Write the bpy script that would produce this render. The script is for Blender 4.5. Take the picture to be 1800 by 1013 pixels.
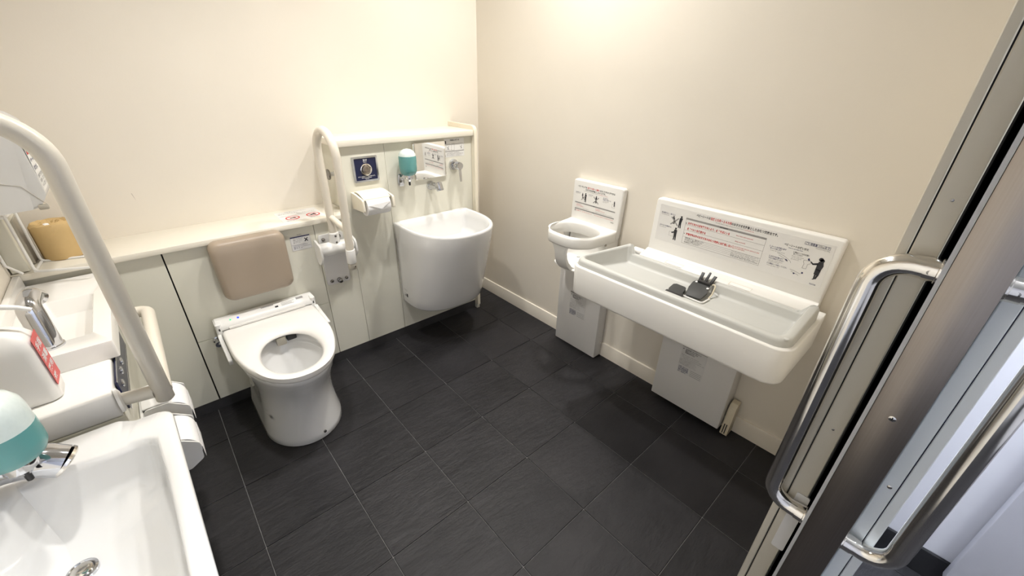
import bpy, bmesh, math, random
from mathutils import Vector, Matrix
PI = math.pi
random.seed(4)
scene = bpy.context.scene
for o in list(bpy.data.objects): bpy.data.objects.remove(o)
COL = scene.collection

# ------------------------------------------------------------------ camera
F_PX = 719.0
cam_d = bpy.data.cameras.new('camera'); cam = bpy.data.objects.new('camera', cam_d); COL.objects.link(cam)
cam_d.sensor_fit = 'HORIZONTAL'; cam_d.sensor_width = 36.0; cam_d.lens = 36.0 * F_PX / 1800.0
cam_d.clip_start = 0.01
cam.location = (-1.65296, -2.01948, 1.39814)
_R = Matrix.Rotation(-0.736082, 3, 'Z') @ Matrix.Rotation(1.091029, 3, 'X') @ Matrix.Rotation(0.021396, 3, 'Z')
cam.rotation_euler = _R.to_euler()
scene.camera = cam

# ------------------------------------------------------------------ world and exposure
w = bpy.data.worlds.new('world'); scene.world = w; w.use_nodes = True
w.node_tree.nodes['Background'].inputs[0].default_value = (0.9, 0.95, 1.0, 1)
w.node_tree.nodes['Background'].inputs[1].default_value = 0.15
scene.view_settings.view_transform = 'Standard'; scene.view_settings.look = 'None'
scene.view_settings.gamma = 1.0; scene.view_settings.use_curve_mapping = False
scene.view_settings.exposure = 0.0
WARM = (1.0, 0.975, 0.94); COOL = (0.86, 0.92, 1.0)
# ceiling downlights: (x, y, watts, colour, beam)
CEIL = 2.42
LAMPS = [(-1.40, -0.76, 7.0, WARM, 108), (-0.10, -0.70, 12.0, WARM, 150), (-0.74, -0.76, 11.5, WARM, 145), (-0.42, -2.52, 62.0, COOL, 165)]
def lamp_light(x, y, watts, col, beam):
    d = bpy.data.lights.new('downlight_lamp', 'AREA'); d.shape = 'DISK'; d.size = 0.11; d.energy = watts; d.color = col; d.spread = math.radians(beam)
    o = bpy.data.objects.new('downlight_lamp', d); o.location = (x, y, CEIL - 0.012); COL.objects.link(o); return o

# ------------------------------------------------------------------ materials
def mat(name, col, rough=0.5, metal=0.0, var=0.0, vscale=6.0, bump=0.0, bscale=80.0, coat=0.0, spec=0.5, trans=0.0, emit=None, estr=0.0, sss=0.0):
    m = bpy.data.materials.new(name); m.use_nodes = True
    nt = m.node_tree; b = nt.nodes['Principled BSDF']
    b.inputs['Base Color'].default_value = (*col, 1); b.inputs['Roughness'].default_value = rough; b.inputs['Metallic'].default_value = metal
    b.inputs['Specular IOR Level'].default_value = spec
    b.inputs['Coat Weight'].default_value = coat; b.inputs['Coat Roughness'].default_value = 0.08
    b.inputs['Transmission Weight'].default_value = trans
    if sss: b.inputs['Subsurface Weight'].default_value = sss; b.inputs['Subsurface Radius'].default_value = (0.01, 0.01, 0.01)
    if emit: b.inputs['Emission Color'].default_value = (*emit, 1); b.inputs['Emission Strength'].default_value = estr
    tc = nt.nodes.new('ShaderNodeTexCoord')
    if var:
        n = nt.nodes.new('ShaderNodeTexNoise'); n.inputs['Scale'].default_value = vscale; n.inputs['Detail'].default_value = 5
        nt.links.new(tc.outputs['Object'], n.inputs['Vector'])
        r = nt.nodes.new('ShaderNodeValToRGB'); r.color_ramp.elements[0].position = 0.3; r.color_ramp.elements[1].position = 0.7
        r.color_ramp.elements[0].color = (*[max(0, c * (1 - var)) for c in col], 1); r.color_ramp.elements[1].color = (*[min(1, c * (1 + var)) for c in col], 1)
        nt.links.new(n.outputs['Fac'], r.inputs[0]); nt.links.new(r.outputs[0], b.inputs['Base Color'])
    if bump:
        n2 = nt.nodes.new('ShaderNodeTexNoise'); n2.inputs['Scale'].default_value = bscale; n2.inputs['Detail'].default_value = 4
        nt.links.new(tc.outputs['Object'], n2.inputs['Vector'])
        bp = nt.nodes.new('ShaderNodeBump'); bp.inputs['Strength'].default_value = bump; bp.inputs['Distance'].default_value = 0.002
        nt.links.new(n2.outputs['Fac'], bp.inputs['Height']); nt.links.new(bp.outputs['Normal'], b.inputs['Normal'])
    return m
M = {}
M['wall'] = mat('cream_wallcovering', (0.80, 0.744, 0.648), 0.62, var=0.025, vscale=2.2, bump=0.08, bscale=160)
M['ceil'] = mat('white_ceiling', (0.66, 0.655, 0.63), 0.8, var=0.02)
M['hallwall'] = mat('white_hall_wall', (0.80, 0.80, 0.84), 0.5, var=0.015)
M['panel'] = mat('pale_laminate_panel', (0.72, 0.70, 0.60), 0.42, var=0.015, vscale=3, bump=0.03, bscale=300)
M['ledge'] = mat('cream_ledge', (0.82, 0.775, 0.67), 0.35, var=0.015, vscale=4)
M['sidepanel'] = mat('cream_side_panel', (0.80, 0.735, 0.60), 0.4, var=0.015)
M['dark'] = mat('black_gap', (0.012, 0.012, 0.014), 0.8, var=0.1)
M['plinth'] = mat('dark_plinth', (0.045, 0.044, 0.046), 0.3, var=0.15, vscale=20)
M['ceramic'] = mat('white_ceramic', (0.79, 0.785, 0.77), 0.12, coat=0.6, var=0.006)
M['seat'] = mat('ivory_seat_plastic', (0.85, 0.83, 0.79), 0.25, coat=0.2, var=0.006)
M['whiteplastic'] = mat('white_plastic', (0.82, 0.81, 0.78), 0.35, var=0.01)
M['chairplastic'] = mat('white_moulded_plastic', (0.83, 0.815, 0.775), 0.42, var=0.008)
M['chairinner'] = mat('pale_grey_plastic', (0.60, 0.585, 0.55), 0.5, var=0.01)
M['greyplastic'] = mat('light_grey_plastic', (0.53, 0.53, 0.50), 0.45, var=0.012, bump=0.04, bscale=500)
M['pedestal'] = mat('white_steel_pedestal', (0.76, 0.745, 0.72), 0.4, var=0.01)
M['holder'] = mat('cream_holder_plastic', (0.82, 0.77, 0.65), 0.4, var=0.01)
M['beige'] = mat('taupe_vinyl', (0.37, 0.30, 0.23), 0.38, var=0.02, bump=0.05, bscale=400)
M['rail'] = mat('ivory_rail_resin', (0.74, 0.685, 0.585), 0.3, var=0.012, coat=0.15)
M['railgrey'] = mat('warm_grey_rail_resin', (0.60, 0.565, 0.49), 0.28, var=0.012, coat=0.2)
M['capgrey'] = mat('grey_cap_plastic', (0.38, 0.35, 0.29), 0.4, var=0.02)
M['chrome'] = mat('chrome', (0.62, 0.63, 0.66), 0.07, 1.0, var=0.01)
M['steel'] = mat('polished_steel', (0.80, 0.77, 0.72), 0.13, 1.0, var=0.02)
M['mirror'] = mat('mirror_glass', (0.90, 0.90, 0.89), 0.015, 1.0, var=0.003)
M['navy'] = mat('navy_enamel', (0.010, 0.014, 0.055), 0.25, var=0.05)
M['black'] = mat('black_plastic', (0.016, 0.016, 0.017), 0.38, var=0.1)
M['blackfab'] = mat('charcoal_vinyl', (0.040, 0.041, 0.040), 0.55, var=0.1, bump=0.15, bscale=700)
M['bolt'] = mat('dark_metal_bolt', (0.30, 0.29, 0.28), 0.25, 1.0, var=0.05)
M['paper'] = mat('white_tissue', (0.86, 0.85, 0.84), 0.9, var=0.015, vscale=30, bump=0.2, bscale=120)
M['wrap'] = mat('tan_wrapping_paper', (0.56, 0.39, 0.175), 0.7, var=0.06, vscale=18, bump=0.5, bscale=35)
M['stick'] = mat('white_sticker', (0.80, 0.79, 0.76), 0.45, var=0.01)
M['stickgrey'] = mat('silver_sticker', (0.72, 0.71, 0.69), 0.4, var=0.01)
M['signsheet'] = mat('sign_film', (0.80, 0.785, 0.755), 0.4, var=0.006)
M['inkblack'] = mat('black_ink', (0.025, 0.025, 0.030), 0.6, var=0.02)
M['inkgrey'] = mat('grey_ink', (0.32, 0.31, 0.30), 0.6, var=0.02)
M['inkblue'] = mat('dark_blue_ink', (0.03, 0.035, 0.12), 0.6, var=0.02)
M['inkred'] = mat('red_ink', (0.62, 0.035, 0.035), 0.6, var=0.02)
M['inkwhite'] = mat('white_ink', (0.80, 0.80, 0.80), 0.5, var=0.02)
M['redlabel'] = mat('red_label_print', (0.66, 0.10, 0.095), 0.5, var=0.02)
M['hdpe'] = mat('milky_bottle_plastic', (0.80, 0.785, 0.75), 0.35, sss=0.3, var=0.01)
M['disp'] = mat('grey_white_dispenser_plastic', (0.60, 0.595, 0.575), 0.3, var=0.01)
M['doorskin'] = mat('beige_door_casing', (0.60, 0.555, 0.455), 0.4, var=0.015)
M['casingout'] = mat('white_outer_casing', (0.76, 0.80, 0.82), 0.4, var=0.01)
M['gasket'] = mat('light_grey_edge_strip', (0.50, 0.49, 0.47), 0.4, var=0.02)
M['yellowed'] = mat('yellowed_plastic', (0.70, 0.63, 0.48), 0.4, var=0.03)
M['ledgreen'] = mat('green_led', (0.02, 0.4, 0.12), 0.4, emit=(0.02, 0.9, 0.25), estr=1.1, var=0.01)
M['ledblue'] = mat('blue_led', (0.01, 0.03, 0.6), 0.4, emit=(0.01, 0.05, 1.0), estr=1.6, var=0.01)
M['lampglow'] = mat('lamp_diffuser', (1, 1, 1), 0.5, emit=(1.0, 0.96, 0.9), estr=6.0, var=0.01)
M['water'] = mat('bowl_water', (0.72, 0.76, 0.78), 0.03, coat=0.5, var=0.01)
M['soap'] = mat('teal_soap', (0.125, 0.335, 0.325), 0.25, var=0.02, sss=0.2)
M['grout'] = mat('grey_grout', (0.24, 0.235, 0.23), 0.8, var=0.25, vscale=9)

def shell_mat():   # clear soft plastic: mostly see-through with a milky sheen
    m = bpy.data.materials.new('milky_clear_plastic'); m.use_nodes = True; nt = m.node_tree
    b = nt.nodes['Principled BSDF']; b.inputs['Base Color'].default_value = (0.86, 0.93, 0.90, 1); b.inputs['Roughness'].default_value = 0.18
    t = nt.nodes.new('ShaderNodeBsdfTransparent'); t.inputs[0].default_value = (0.92, 0.98, 0.96, 1)
    n = nt.nodes.new('ShaderNodeTexNoise'); n.inputs['Scale'].default_value = 20
    mr = nt.nodes.new('ShaderNodeMapRange'); mr.inputs['To Min'].default_value = 0.72; mr.inputs['To Max'].default_value = 0.80
    mx = nt.nodes.new('ShaderNodeMixShader'); nt.links.new(n.outputs['Fac'], mr.inputs['Value']); nt.links.new(mr.outputs[0], mx.inputs[0])
    nt.links.new(t.outputs[0], mx.inputs[1]); nt.links.new(b.outputs[0], mx.inputs[2])
    nt.links.new(mx.outputs[0], nt.nodes['Material Output'].inputs[0]); return m
M['shell'] = shell_mat()

def slate_mat():
    m = bpy.data.materials.new('black_slate_tile'); m.use_nodes = True; nt = m.node_tree; b = nt.nodes['Principled BSDF']
    g = nt.nodes.new('ShaderNodeNewGeometry'); oi = nt.nodes.new('ShaderNodeObjectInfo')
    mp = nt.nodes.new('ShaderNodeMapping'); mp.inputs['Scale'].default_value = (1.0, 3.2, 1.0); mp.inputs['Rotation'].default_value = (0, 0, 0.35)
    ad = nt.nodes.new('ShaderNodeVectorMath'); ad.operation = 'ADD'
    sc = nt.nodes.new('ShaderNodeMath'); sc.operation = 'MULTIPLY'; sc.inputs[1].default_value = 13.0
    nt.links.new(oi.outputs['Random'], sc.inputs[0]); nt.links.new(g.outputs['Position'], ad.inputs[0]); nt.links.new(sc.outputs[0], ad.inputs[1])
    nt.links.new(ad.outputs[0], mp.inputs['Vector'])
    n1 = nt.nodes.new('ShaderNodeTexNoise'); n1.inputs['Scale'].default_value = 9; n1.inputs['Detail'].default_value = 8; n1.inputs['Roughness'].default_value = 0.65
    nt.links.new(mp.outputs[0], n1.inputs['Vector'])
    n2 = nt.nodes.new('ShaderNodeTexNoise'); n2.inputs['Scale'].default_value = 3.5; n2.inputs['Detail'].default_value = 3; nt.links.new(ad.outputs[0], n2.inputs['Vector'])
    r = nt.nodes.new('ShaderNodeValToRGB'); r.color_ramp.elements[0].position = 0.3; r.color_ramp.elements[1].position = 0.72
    r.color_ramp.elements[0].color = (0.0140, 0.0134, 0.0152, 1); r.color_ramp.elements[1].color = (0.0290, 0.0276, 0.0302, 1)
    nt.links.new(n2.outputs['Fac'], r.inputs[0]); nt.links.new(r.outputs[0], b.inputs['Base Color'])
    rr = nt.nodes.new('ShaderNodeMapRange'); rr.inputs['To Min'].default_value = 0.36; rr.inputs['To Max'].default_value = 0.56
    nt.links.new(n1.outputs['Fac'], rr.inputs['Value']); nt.links.new(rr.outputs[0], b.inputs['Roughness'])
    bp = nt.nodes.new('ShaderNodeBump'); bp.inputs['Strength'].default_value = 0.85; bp.inputs['Distance'].default_value = 0.006
    nt.links.new(n1.outputs['Fac'], bp.inputs['Height']); nt.links.new(bp.outputs['Normal'], b.inputs['Normal'])
    b.inputs['Specular IOR Level'].default_value = 0.28
    return m
M['slate'] = slate_mat()
def brushed_mat():
    m = bpy.data.materials.new('brushed_stainless'); m.use_nodes = True; nt = m.node_tree; b = nt.nodes['Principled BSDF']
    b.inputs['Metallic'].default_value = 1.0; b.inputs['Roughness'].default_value = 0.32
    tc = nt.nodes.new('ShaderNodeTexCoord'); mp = nt.nodes.new('ShaderNodeMapping'); mp.inputs['Scale'].default_value = (60, 60, 0.6)
    n = nt.nodes.new('ShaderNodeTexNoise'); n.inputs['Scale'].default_value = 8
    nt.links.new(tc.outputs['Object'], mp.inputs[0]); nt.links.new(mp.outputs[0], n.inputs['Vector'])
    r = nt.nodes.new('ShaderNodeValToRGB'); r.color_ramp.elements[0].color = (0.30, 0.262, 0.23, 1); r.color_ramp.elements[1].color = (0.37, 0.325, 0.285, 1)
    nt.links.new(n.outputs['Fac'], r.inputs[0]); nt.links.new(r.outputs[0], b.inputs['Base Color']); return m
M['brushed'] = brushed_mat()

# ------------------------------------------------------------------ mesh helpers (world coordinates; obj() moves them to the parent's frame)
class MB:
    def __init__(s): s.bm = bmesh.new()
    def box(s, x0, x1, y0, y1, z0, z1, bev=0.0, seg=2, sel=None):
        bm = s.bm
        x0, x1 = min(x0, x1), max(x0, x1); y0, y1 = min(y0, y1), max(y0, y1); z0, z1 = min(z0, z1), max(z0, z1)
        v = [bm.verts.new((x, y, z)) for x in (x0, x1) for y in (y0, y1) for z in (z0, z1)]
        fs = [bm.faces.new([v[i] for i in f]) for f in ((0, 1, 3, 2), (4, 6, 7, 5), (0, 4, 5, 1), (2, 3, 7, 6), (0, 2, 6, 4), (1, 5, 7, 3))]
        if bev:
            es = list({e for f in fs for e in f.edges})
            if sel: es = [e for e in es if sel((e.verts[0].co + e.verts[1].co) / 2, (e.verts[1].co - e.verts[0].co).normalized())]
            bmesh.ops.bevel(bm, geom=es, offset=bev, segments=seg, affect='EDGES', profile=0.5)
        return s
    def loft(s, rings, cap0=True, cap1=True, wrap=False):
        bm = s.bm; R = [[bm.verts.new(p) for p in r] for r in rings]; n = len(R[0])
        pairs = list(zip(R, R[1:])) + ([(R[-1], R[0])] if wrap else [])
        for a, b in pairs:
            for i in range(n):
                j = (i + 1) % n
                try: bm.faces.new((a[i], a[j], b[j], b[i]))
                except ValueError: pass
        if not wrap:
            if cap0: bm.faces.new(list(reversed(R[0])))
            if cap1: bm.faces.new(R[-1])
        return s
    def prism(s, pts, vec, bev=0.0, seg=2):
        bm = s.bm; a = [bm.verts.new(p) for p in pts]; b = [bm.verts.new(Vector(p) + Vector(vec)) for p in pts]; n = len(a)
        fs = [bm.faces.new(list(reversed(a))), bm.faces.new(b)]
        for i in range(n): bm.faces.new((a[i], a[(i + 1) % n], b[(i + 1) % n], b[i]))
        if bev:
            es = list({e for f in fs for e in f.edges})
            bmesh.ops.bevel(bm, geom=es, offset=bev, segments=seg, affect='EDGES', profile=0.5)
        return s
    def tube(s, pts, r, seg=14, cap=True):
        pts = [Vector(p) for p in pts]; n = len(pts); rs = r if isinstance(r, (list, tuple)) else [r] * n
        tang = [(pts[min(i + 1, n - 1)] - pts[max(i - 1, 0)]).normalized() for i in range(n)]
        u = tang[0].orthogonal().normalized(); rings = []
        for i in range(n):
            t = tang[i]; u = (u - t * u.dot(t)).normalized(); v = t.cross(u)
            rings.append([pts[i] + (u * math.cos(a) + v * math.sin(a)) * rs[i] for a in [2 * PI * k / seg for k in range(seg)]])
        return s.loft(rings, cap, cap)
    def cyl(s, p0, p1, r, seg=20, bev=0.0):
        p0, p1 = Vector(p0), Vector(p1)
        if bev:
            d = (p1 - p0).normalized()
            return s.tube([p0, p0 + d * bev * .3, p0 + d * bev, p1 - d * bev, p1 - d * bev * .3, p1], [r - bev, r - bev * .3, r, r, r - bev * .3, r - bev], seg)
        return s.tube([p0, p1], r, seg)
    def lathe(s, c, axis, prof, seg=24, cap0=True, cap1=True):   # prof: (distance along axis, radius)
        c = Vector(c); a = Vector(axis).normalized(); u = a.orthogonal().normalized(); v = a.cross(u)
        return s.loft([[c + a * h + (u * math.cos(t) + v * math.sin(t)) * r for t in [2 * PI * k / seg for k in range(seg)]] for h, r in prof], cap0, cap1)
    def poly(s, pts):
        s.bm.faces.new([s.bm.verts.new(p) for p in pts]); return s
def obj(name, mb, m, parent=None, smooth=38, at=None):
    bm = mb.bm
    bmesh.ops.recalc_face_normals(bm, faces=bm.faces[:])
    me = bpy.data.meshes.new(name); bm.to_mesh(me); bm.free()
    if parent is None:
        xs = [v.co for v in me.vertices]
        if at is None: at = (sum(v.x for v in xs) / len(xs), sum(v.y for v in xs) / len(xs), min(v.z for v in xs))
        off = Vector(at)
    else:
        p = parent; off = Vector((0, 0, 0))
        while p is not None: off += p.location; p = p.parent
    for v in me.vertices: v.co -= off
    if smooth:
        for f in me.polygons: f.use_smooth = True
        me.set_sharp_from_angle(angle=math.radians(smooth))
    me.materials.append(M[m] if isinstance(m, str) else m)
    o = bpy.data.objects.new(name, me); COL.objects.link(o)
    if parent is None: o.location = off
    else: o.parent = parent
    return o
def tag(o, label, cat, group=None):
    o['label'] = label; o['category'] = cat
    if group: o['group'] = group
    return o
def thing(name, loc, label, cat, group=None):
    o = bpy.data.objects.new(name, None); o.empty_display_size = 0.05; o.location = loc; COL.objects.link(o); return tag(o, label, cat, group)
def struct(o): o['kind'] = 'structure'; return o
def copy_tree(o, delta, parent=None):
    c = o.copy(); COL.objects.link(c); c.parent = parent
    if parent is None: c.location = o.location + Vector(delta)
    for ch in list(o.children): copy_tree(ch, delta, c)
    return c
def fillet(pts, r, n=7):
    pts = [Vector(p) for p in pts]; out = [pts[0]]; rr = r if isinstance(r, (list, tuple)) else [r] * (len(pts) - 2)
    for i in range(1, len(pts) - 1):
        a, b, c = pts[i - 1], pts[i], pts[i + 1]; d1 = (a - b).normalized(); d2 = (c - b).normalized()
        ang = d1.angle(d2); t = rr[i - 1] / math.tan(ang / 2); t = min(t, (a - b).length * .49 if i > 1 else (a - b).length * .98, (c - b).length * .49 if i < len(pts) - 2 else (c - b).length * .98)
        rad = t * math.tan(ang / 2); ctr = b + (d1 + d2).normalized() * (rad / math.sin(ang / 2))
        p0 = b + d1 * t; p1 = b + d2 * t; v0 = p0 - ctr; v1 = p1 - ctr; tot = v0.angle(v1); ax = v0.cross(v1).normalized()
        for k in range(n + 1): out.append(ctr + Matrix.Rotation(tot * k / n, 3, ax) @ v0)
    out.append(pts[-1]); return out
def rpoly(pts, r, n=5):   # closed 2D polygon with rounded corners
    N = len(pts); rr = r if isinstance(r, (list, tuple)) else [r] * N; out = []
    for i in range(N):
        a, b, c = Vector((*pts[i - 1], 0)), Vector((*pts[i], 0)), Vector((*pts[(i + 1) % N], 0))
        if rr[i] <= 0: out += [(b.x, b.y)] * (n + 1); continue
        f = fillet([a, b, c], rr[i], n)[1:-1]; out += [(p.x, p.y) for p in f]
    return out
def rrect(x0, x1, y0, y1, r, n=5): return rpoly([(x0, y0), (x1, y0), (x1, y1), (x0, y1)], r, n)
def z3(p2, z): return [(x, y, z) for x, y in p2]
def scale2(p2, cx, cy, sx, sy): return [(cx + (x - cx) * sx, cy + (y - cy) * sy) for x, y in p2]
def rounded_slab(mb, p2, z0, z1, b, cx, cy, steps=3):   # slab of plan outline p2 with softly rounded top and bottom edges
    xs = [p[0] for p in p2]; ys = [p[1] for p in p2]; hw = (max(xs) - min(xs)) / 2; hh = (max(ys) - min(ys)) / 2; R = []
    for k in range(steps + 1):
        a = PI / 2 * k / steps; d = b * (1 - math.sin(a)); R.append(z3(scale2(p2, cx, cy, 1 - d / hw, 1 - d / hh), z0 + b * (1 - math.cos(a))))
    for k in range(steps + 1):
        a = PI / 2 * k / steps; d = b * (1 - math.cos(a)); R.append(z3(scale2(p2, cx, cy, 1 - d / hw, 1 - d / hh), z1 - b * (1 - math.sin(a))))
    return mb.loft(R)

# flat print in the plane of a surface
_txt = {}
def text_geo(s, bold=0.0):
    k = (s, bold)
    if k not in _txt:
        cu = bpy.data.curves.new('t', 'FONT'); cu.body = s; cu.size = 1.0; cu.resolution_u = 2; cu.offset = bold
        o = bpy.data.objects.new('t', cu); COL.objects.link(o)
        me = o.to_mesh(); V = [v.co.copy() for v in me.vertices]; Fc = [tuple(p.vertices) for p in me.polygons]
        o.to_mesh_clear(); bpy.data.objects.remove(o); bpy.data.curves.remove(cu); _txt[k] = (V, Fc)
    return _txt[k]
class Print:
    def __init__(s, fn): s.fn = fn; s.g = {}; s.cur = None     # fn(u, v, lift) -> world point
    def _b(s, c): return s.g.setdefault((s.cur, c), MB())
    def text(s, c, u, v, size, body, width=None, bold=0.0, lift=0.0006):
        V, Fc = text_geo(body, bold)
        if not V: return
        x0 = min(p.x for p in V); x1 = max(p.x for p in V); k = size
        sx = (width / (x1 - x0)) if width else k
        bm = s._b(c).bm; vs = [bm.verts.new(s.fn(u + (p.x - x0) * sx, v + p.y * k, lift)) for p in V]
        for f in Fc:
            try: bm.faces.new([vs[i] for i in f])
            except ValueError: pass
    def poly(s, c, pts, lift=0.0005): s._b(c).poly([s.fn(u, v, lift) for u, v in pts])
    def rect(s, c, u0, u1, v0, v1, lift=0.0005): s.poly(c, [(u0, v0), (u1, v0), (u1, v1), (u0, v1)], lift)
    def line(s, c, u0, v0, u1, v1, w, lift=0.0007):
        d = Vector((u1 - u0, v1 - v0)).normalized() * (w / 2); n = Vector((-d.y, d.x)); s.poly(c, [(u0 + n.x, v0 + n.y), (u0 - n.x, v0 - n.y), (u1 - n.x, v1 - n.y), (u1 + n.x, v1 + n.y)], lift)
    def frame(s, c, u0, u1, v0, v1, w, lift=0.0007):
        s.rect(c, u0, u1, v0, v0 + w, lift); s.rect(c, u0, u1, v1 - w, v1, lift); s.rect(c, u0, u0 + w, v0, v1, lift); s.rect(c, u1 - w, u1, v0, v1, lift)
    def disc(s, c, u, v, r, n=16, ry=None, lift=0.0006): s.poly(c, [(u + r * math.cos(2 * PI * k / n), v + (ry or r) * math.sin(2 * PI * k / n)) for k in range(n)], lift)
    def ring(s, c, u, v, r, w, n=28, lift=0.0008):
        for k in range(n):
            a, b = 2 * PI * k / n, 2 * PI * (k + 1) / n
            s.poly(c, [(u + r * math.cos(a), v + r * math.sin(a)), (u + r * math.cos(b), v + r * math.sin(b)), (u + (r - w) * math.cos(b), v + (r - w) * math.sin(b)), (u + (r - w) * math.cos(a), v + (r - w) * math.sin(a))], lift)
    def done(s, parent, name='lettering'):
        for (cur, c), mb in s.g.items():
            o = obj(cur or name, mb, c, parent, smooth=0)
            if cur is None: o['kind'] = 'stuff'
            o['label'] = {'inkred': 'red printed lettering', 'inkwhite': 'white printed lettering', 'inkblue': 'dark blue print', 'inkgrey': 'grey printed bars and lines'}.get(c, 'black printed lettering')

# ================================================================== THE SETTING
XL, XR, YB = -2.06, 0.0, 0.15          # left wall, right wall, back wall planes
T = 0.3; TX = lambda i: (i - 5.69) * T
HX0, HX1, HY0 = -2.9, -0.15, -3.9      # hallway
fl = struct(obj('floor', MB().box(HX0, 0.06, HY0, 0.2, -0.06, -0.0035), 'grout'))
for i in range(-5, 6):
    for j in range(-1, 13):
        x0, x1 = TX(i) + 0.0011, TX(i + 1) - 0.0011; y1, y0 = -j * T - 0.0011, -(j + 1) * T + 0.0011
        x0 = max(x0, HX0 if y1 < -2.0 else XL); x1 = min(x1, XR if y1 > -2.05 else HX1); y1 = min(y1, YB)
        if x1 - x0 < 0.02 or y1 - y0 < 0.02: continue
        obj('tile', MB().box(x0, x1, y0, y1, -0.0035, 0.0 + random.uniform(-.0002, .0002), 0.0012, 1), 'slate', fl)

ce = struct(obj('ceiling', MB().box(HX0 - .1, 0.1, HY0 - .1, 0.26, CEIL, CEIL + 0.08), 'ceil'))
struct(obj('wall_back', MB().box(XL - .1, 0.1, YB, YB + 0.1, 0, CEIL), 'wall'))
obj('scuff_mark', MB().poly([(-1.7052, YB - .0004, .9605), (-1.7035, YB - .0004, .9600), (-1.6985, YB - .0004, .9300), (-1.7018, YB - .0004, .9440)]), 'capgrey', bpy.data.objects['wall_back'], 0)
wr = struct(obj('wall_right', MB().box(0, 0.1, -2.135, YB, 0, CEIL), 'wall'))
struct(obj('wall_left', MB().box(XL - .1, XL, -2.135, YB, 0, CEIL), 'wall'))
br = MB().box(-0.009, 0, -1.978, YB, 0, 0.085, 0.003, 2, lambda c, d: c.x < -.005 and c.z > .05)
struct(obj('baseboard_right', br, 'wall'))

# front partition: two leaves of a pocket with the sliding door between them
XJ = -0.86
wf = struct(obj('wall_front', MB().box(XJ + 0.012, 0, -2.024, -1.98, 0, CEIL), 'wall'))
obj('pocket_end', MB().box(-.012, -.001, -2.0975, -2.0245, 0, 2.08), 'dark', wf)
obj('pocket_shade', MB().box(XJ + 0.001, -.02, -2.0262, -2.0241, 0, 2.08), 'dark', wf)  # black skin added so the gap into the pocket looks shaded
obj('header', MB().box(XL, XJ + 0.012, -2.135, -1.98, 2.08, CEIL), 'wall', wf)
for (a, b, m) in ((-1.9915, -1.9785, 'doorskin'), (-2.0240, -1.9935, 'doorskin')):
    obj('casing_strip', MB().box(XJ, XJ + 0.03, a, b, 0, 2.08, 0.0015, 1), m, wf)
obj('casing_gap', MB().box(XJ + .004, XJ + .03, -1.9935, -1.9915, 0, 2.08), 'dark', wf)
obj('outer_leaf', MB().box(XJ + 0.012, 0.0, -2.134, -2.0985, 0, 2.08), 'hallwall', wf)
obj('casing_strip', MB().box(XJ, XJ + 0.03, -2.1185, -2.0985, 0, 2.08, 0.0012, 1), 'casingout', wf)
obj('casing_strip', MB().box(XJ, XJ + 0.03, -2.1345, -2.1200, 0, 2.08, 0.0012, 1), 'casingout', wf)
obj('casing_gap', MB().box(XJ + .004, XJ + .03, -2.1200, -2.1185, 0, 2.08), 'navy', wf)
for (yy, zz) in ((-2.009, 1.262), (-2.010, 0.845)):
    obj('screw', MB().lathe((XJ - .0006, yy, zz), (1, 0, 0), [(0, .001), (.0004, .0022), (.002, .0022)], 10), 'bolt', wf)
obj('screw', MB().lathe((XJ - .001, -2.109, 0.79), (1, 0, 0), [(0, .0015), (.0006, .0035), (.003, .0035)], 12), 'steel', wf)
sp = obj('strike_plate', MB().box(XJ - 0.0015, XJ + .002, -2.029, -2.006, 0.50, 0.672, 0.004, 2, lambda c, d: abs(d.x) > .9), 'pedestal', wf)

# sliding door: its edge faces the opening, a bar handle on either side
DX = -0.90; DY0, DY1 = -2.094, -2.0385
dr = struct(bpy.data.objects.new('door_1', None)); dr.location = (DX, (DY0 + DY1) / 2, 0); COL.objects.link(dr)
obj('door_slab', MB().box(DX + 0.018, -0.02, DY0 + .004, DY1 - .004, 0.01, 2.07), 'casingout', dr)
obj('edge_strip', MB().box(DX, DX + 0.0179, DY0, DY1, 0.01, 2.07, 0.002, 2), 'brushed', dr)
obj('edge_seal', MB().box(DX + 0.0005, DX + 0.003, DY1 + .0002, DY1 + 0.0055, 0.01, 2.07), 'gasket', dr)
obj('seal_backing_shade', MB().box(DX + 0.0031, DX + 0.30, DY1 + .0002, DY1 + 0.0045, 0.01, 2.07), 'dark', dr)  # rubber behind the seal, lengthened in black as shade over the slab side
for zz in (0.94, 0.40, 1.52):
    s_ = MB().lathe((DX - .0015, -2.066, zz), (1, 0, 0), [(0, .002), (.0008, .0048), (.003, .0048)], 14)
    o_ = obj('screw', s_, 'steel', dr)
    obj('screw_slot', MB().box(DX - .0019, DX - .0014, -2.0692, -2.0628, zz - .0008, zz + .0008).box(DX - .0019, DX - .0014, -2.0668, -2.0652, zz - .0032, zz + .0032), 'black', o_)
for sgn, y0 in ((1, DY1 + .0055), (-1, DY0)):
    yo = y0 + sgn * 0.066; zt, zb = 1.172, 0.646; xh = DX + 0.02
    h = obj('pull_handle', MB().tube(fillet([(xh, y0, zt), (xh, yo, zt), (xh, yo, zb), (xh, y0, zb)], 0.04, 8), 0.0155, 20), 'steel', dr)
    for zz in (zt, zb):
        obj('handle_flange', MB().lathe((xh, y0, zz), (0, sgn, 0), [(0, .0185), (.002, .0185), (.003, .017), (.016, .0165)], 20), 'steel', h)
    obj('set_screw', MB().lathe((xh - .0165, y0 + sgn * .010, zt), (1, 0, 0), [(0, .003), (.001, .0045), (.004, .0045)], 10), 'bolt', h)
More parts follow.
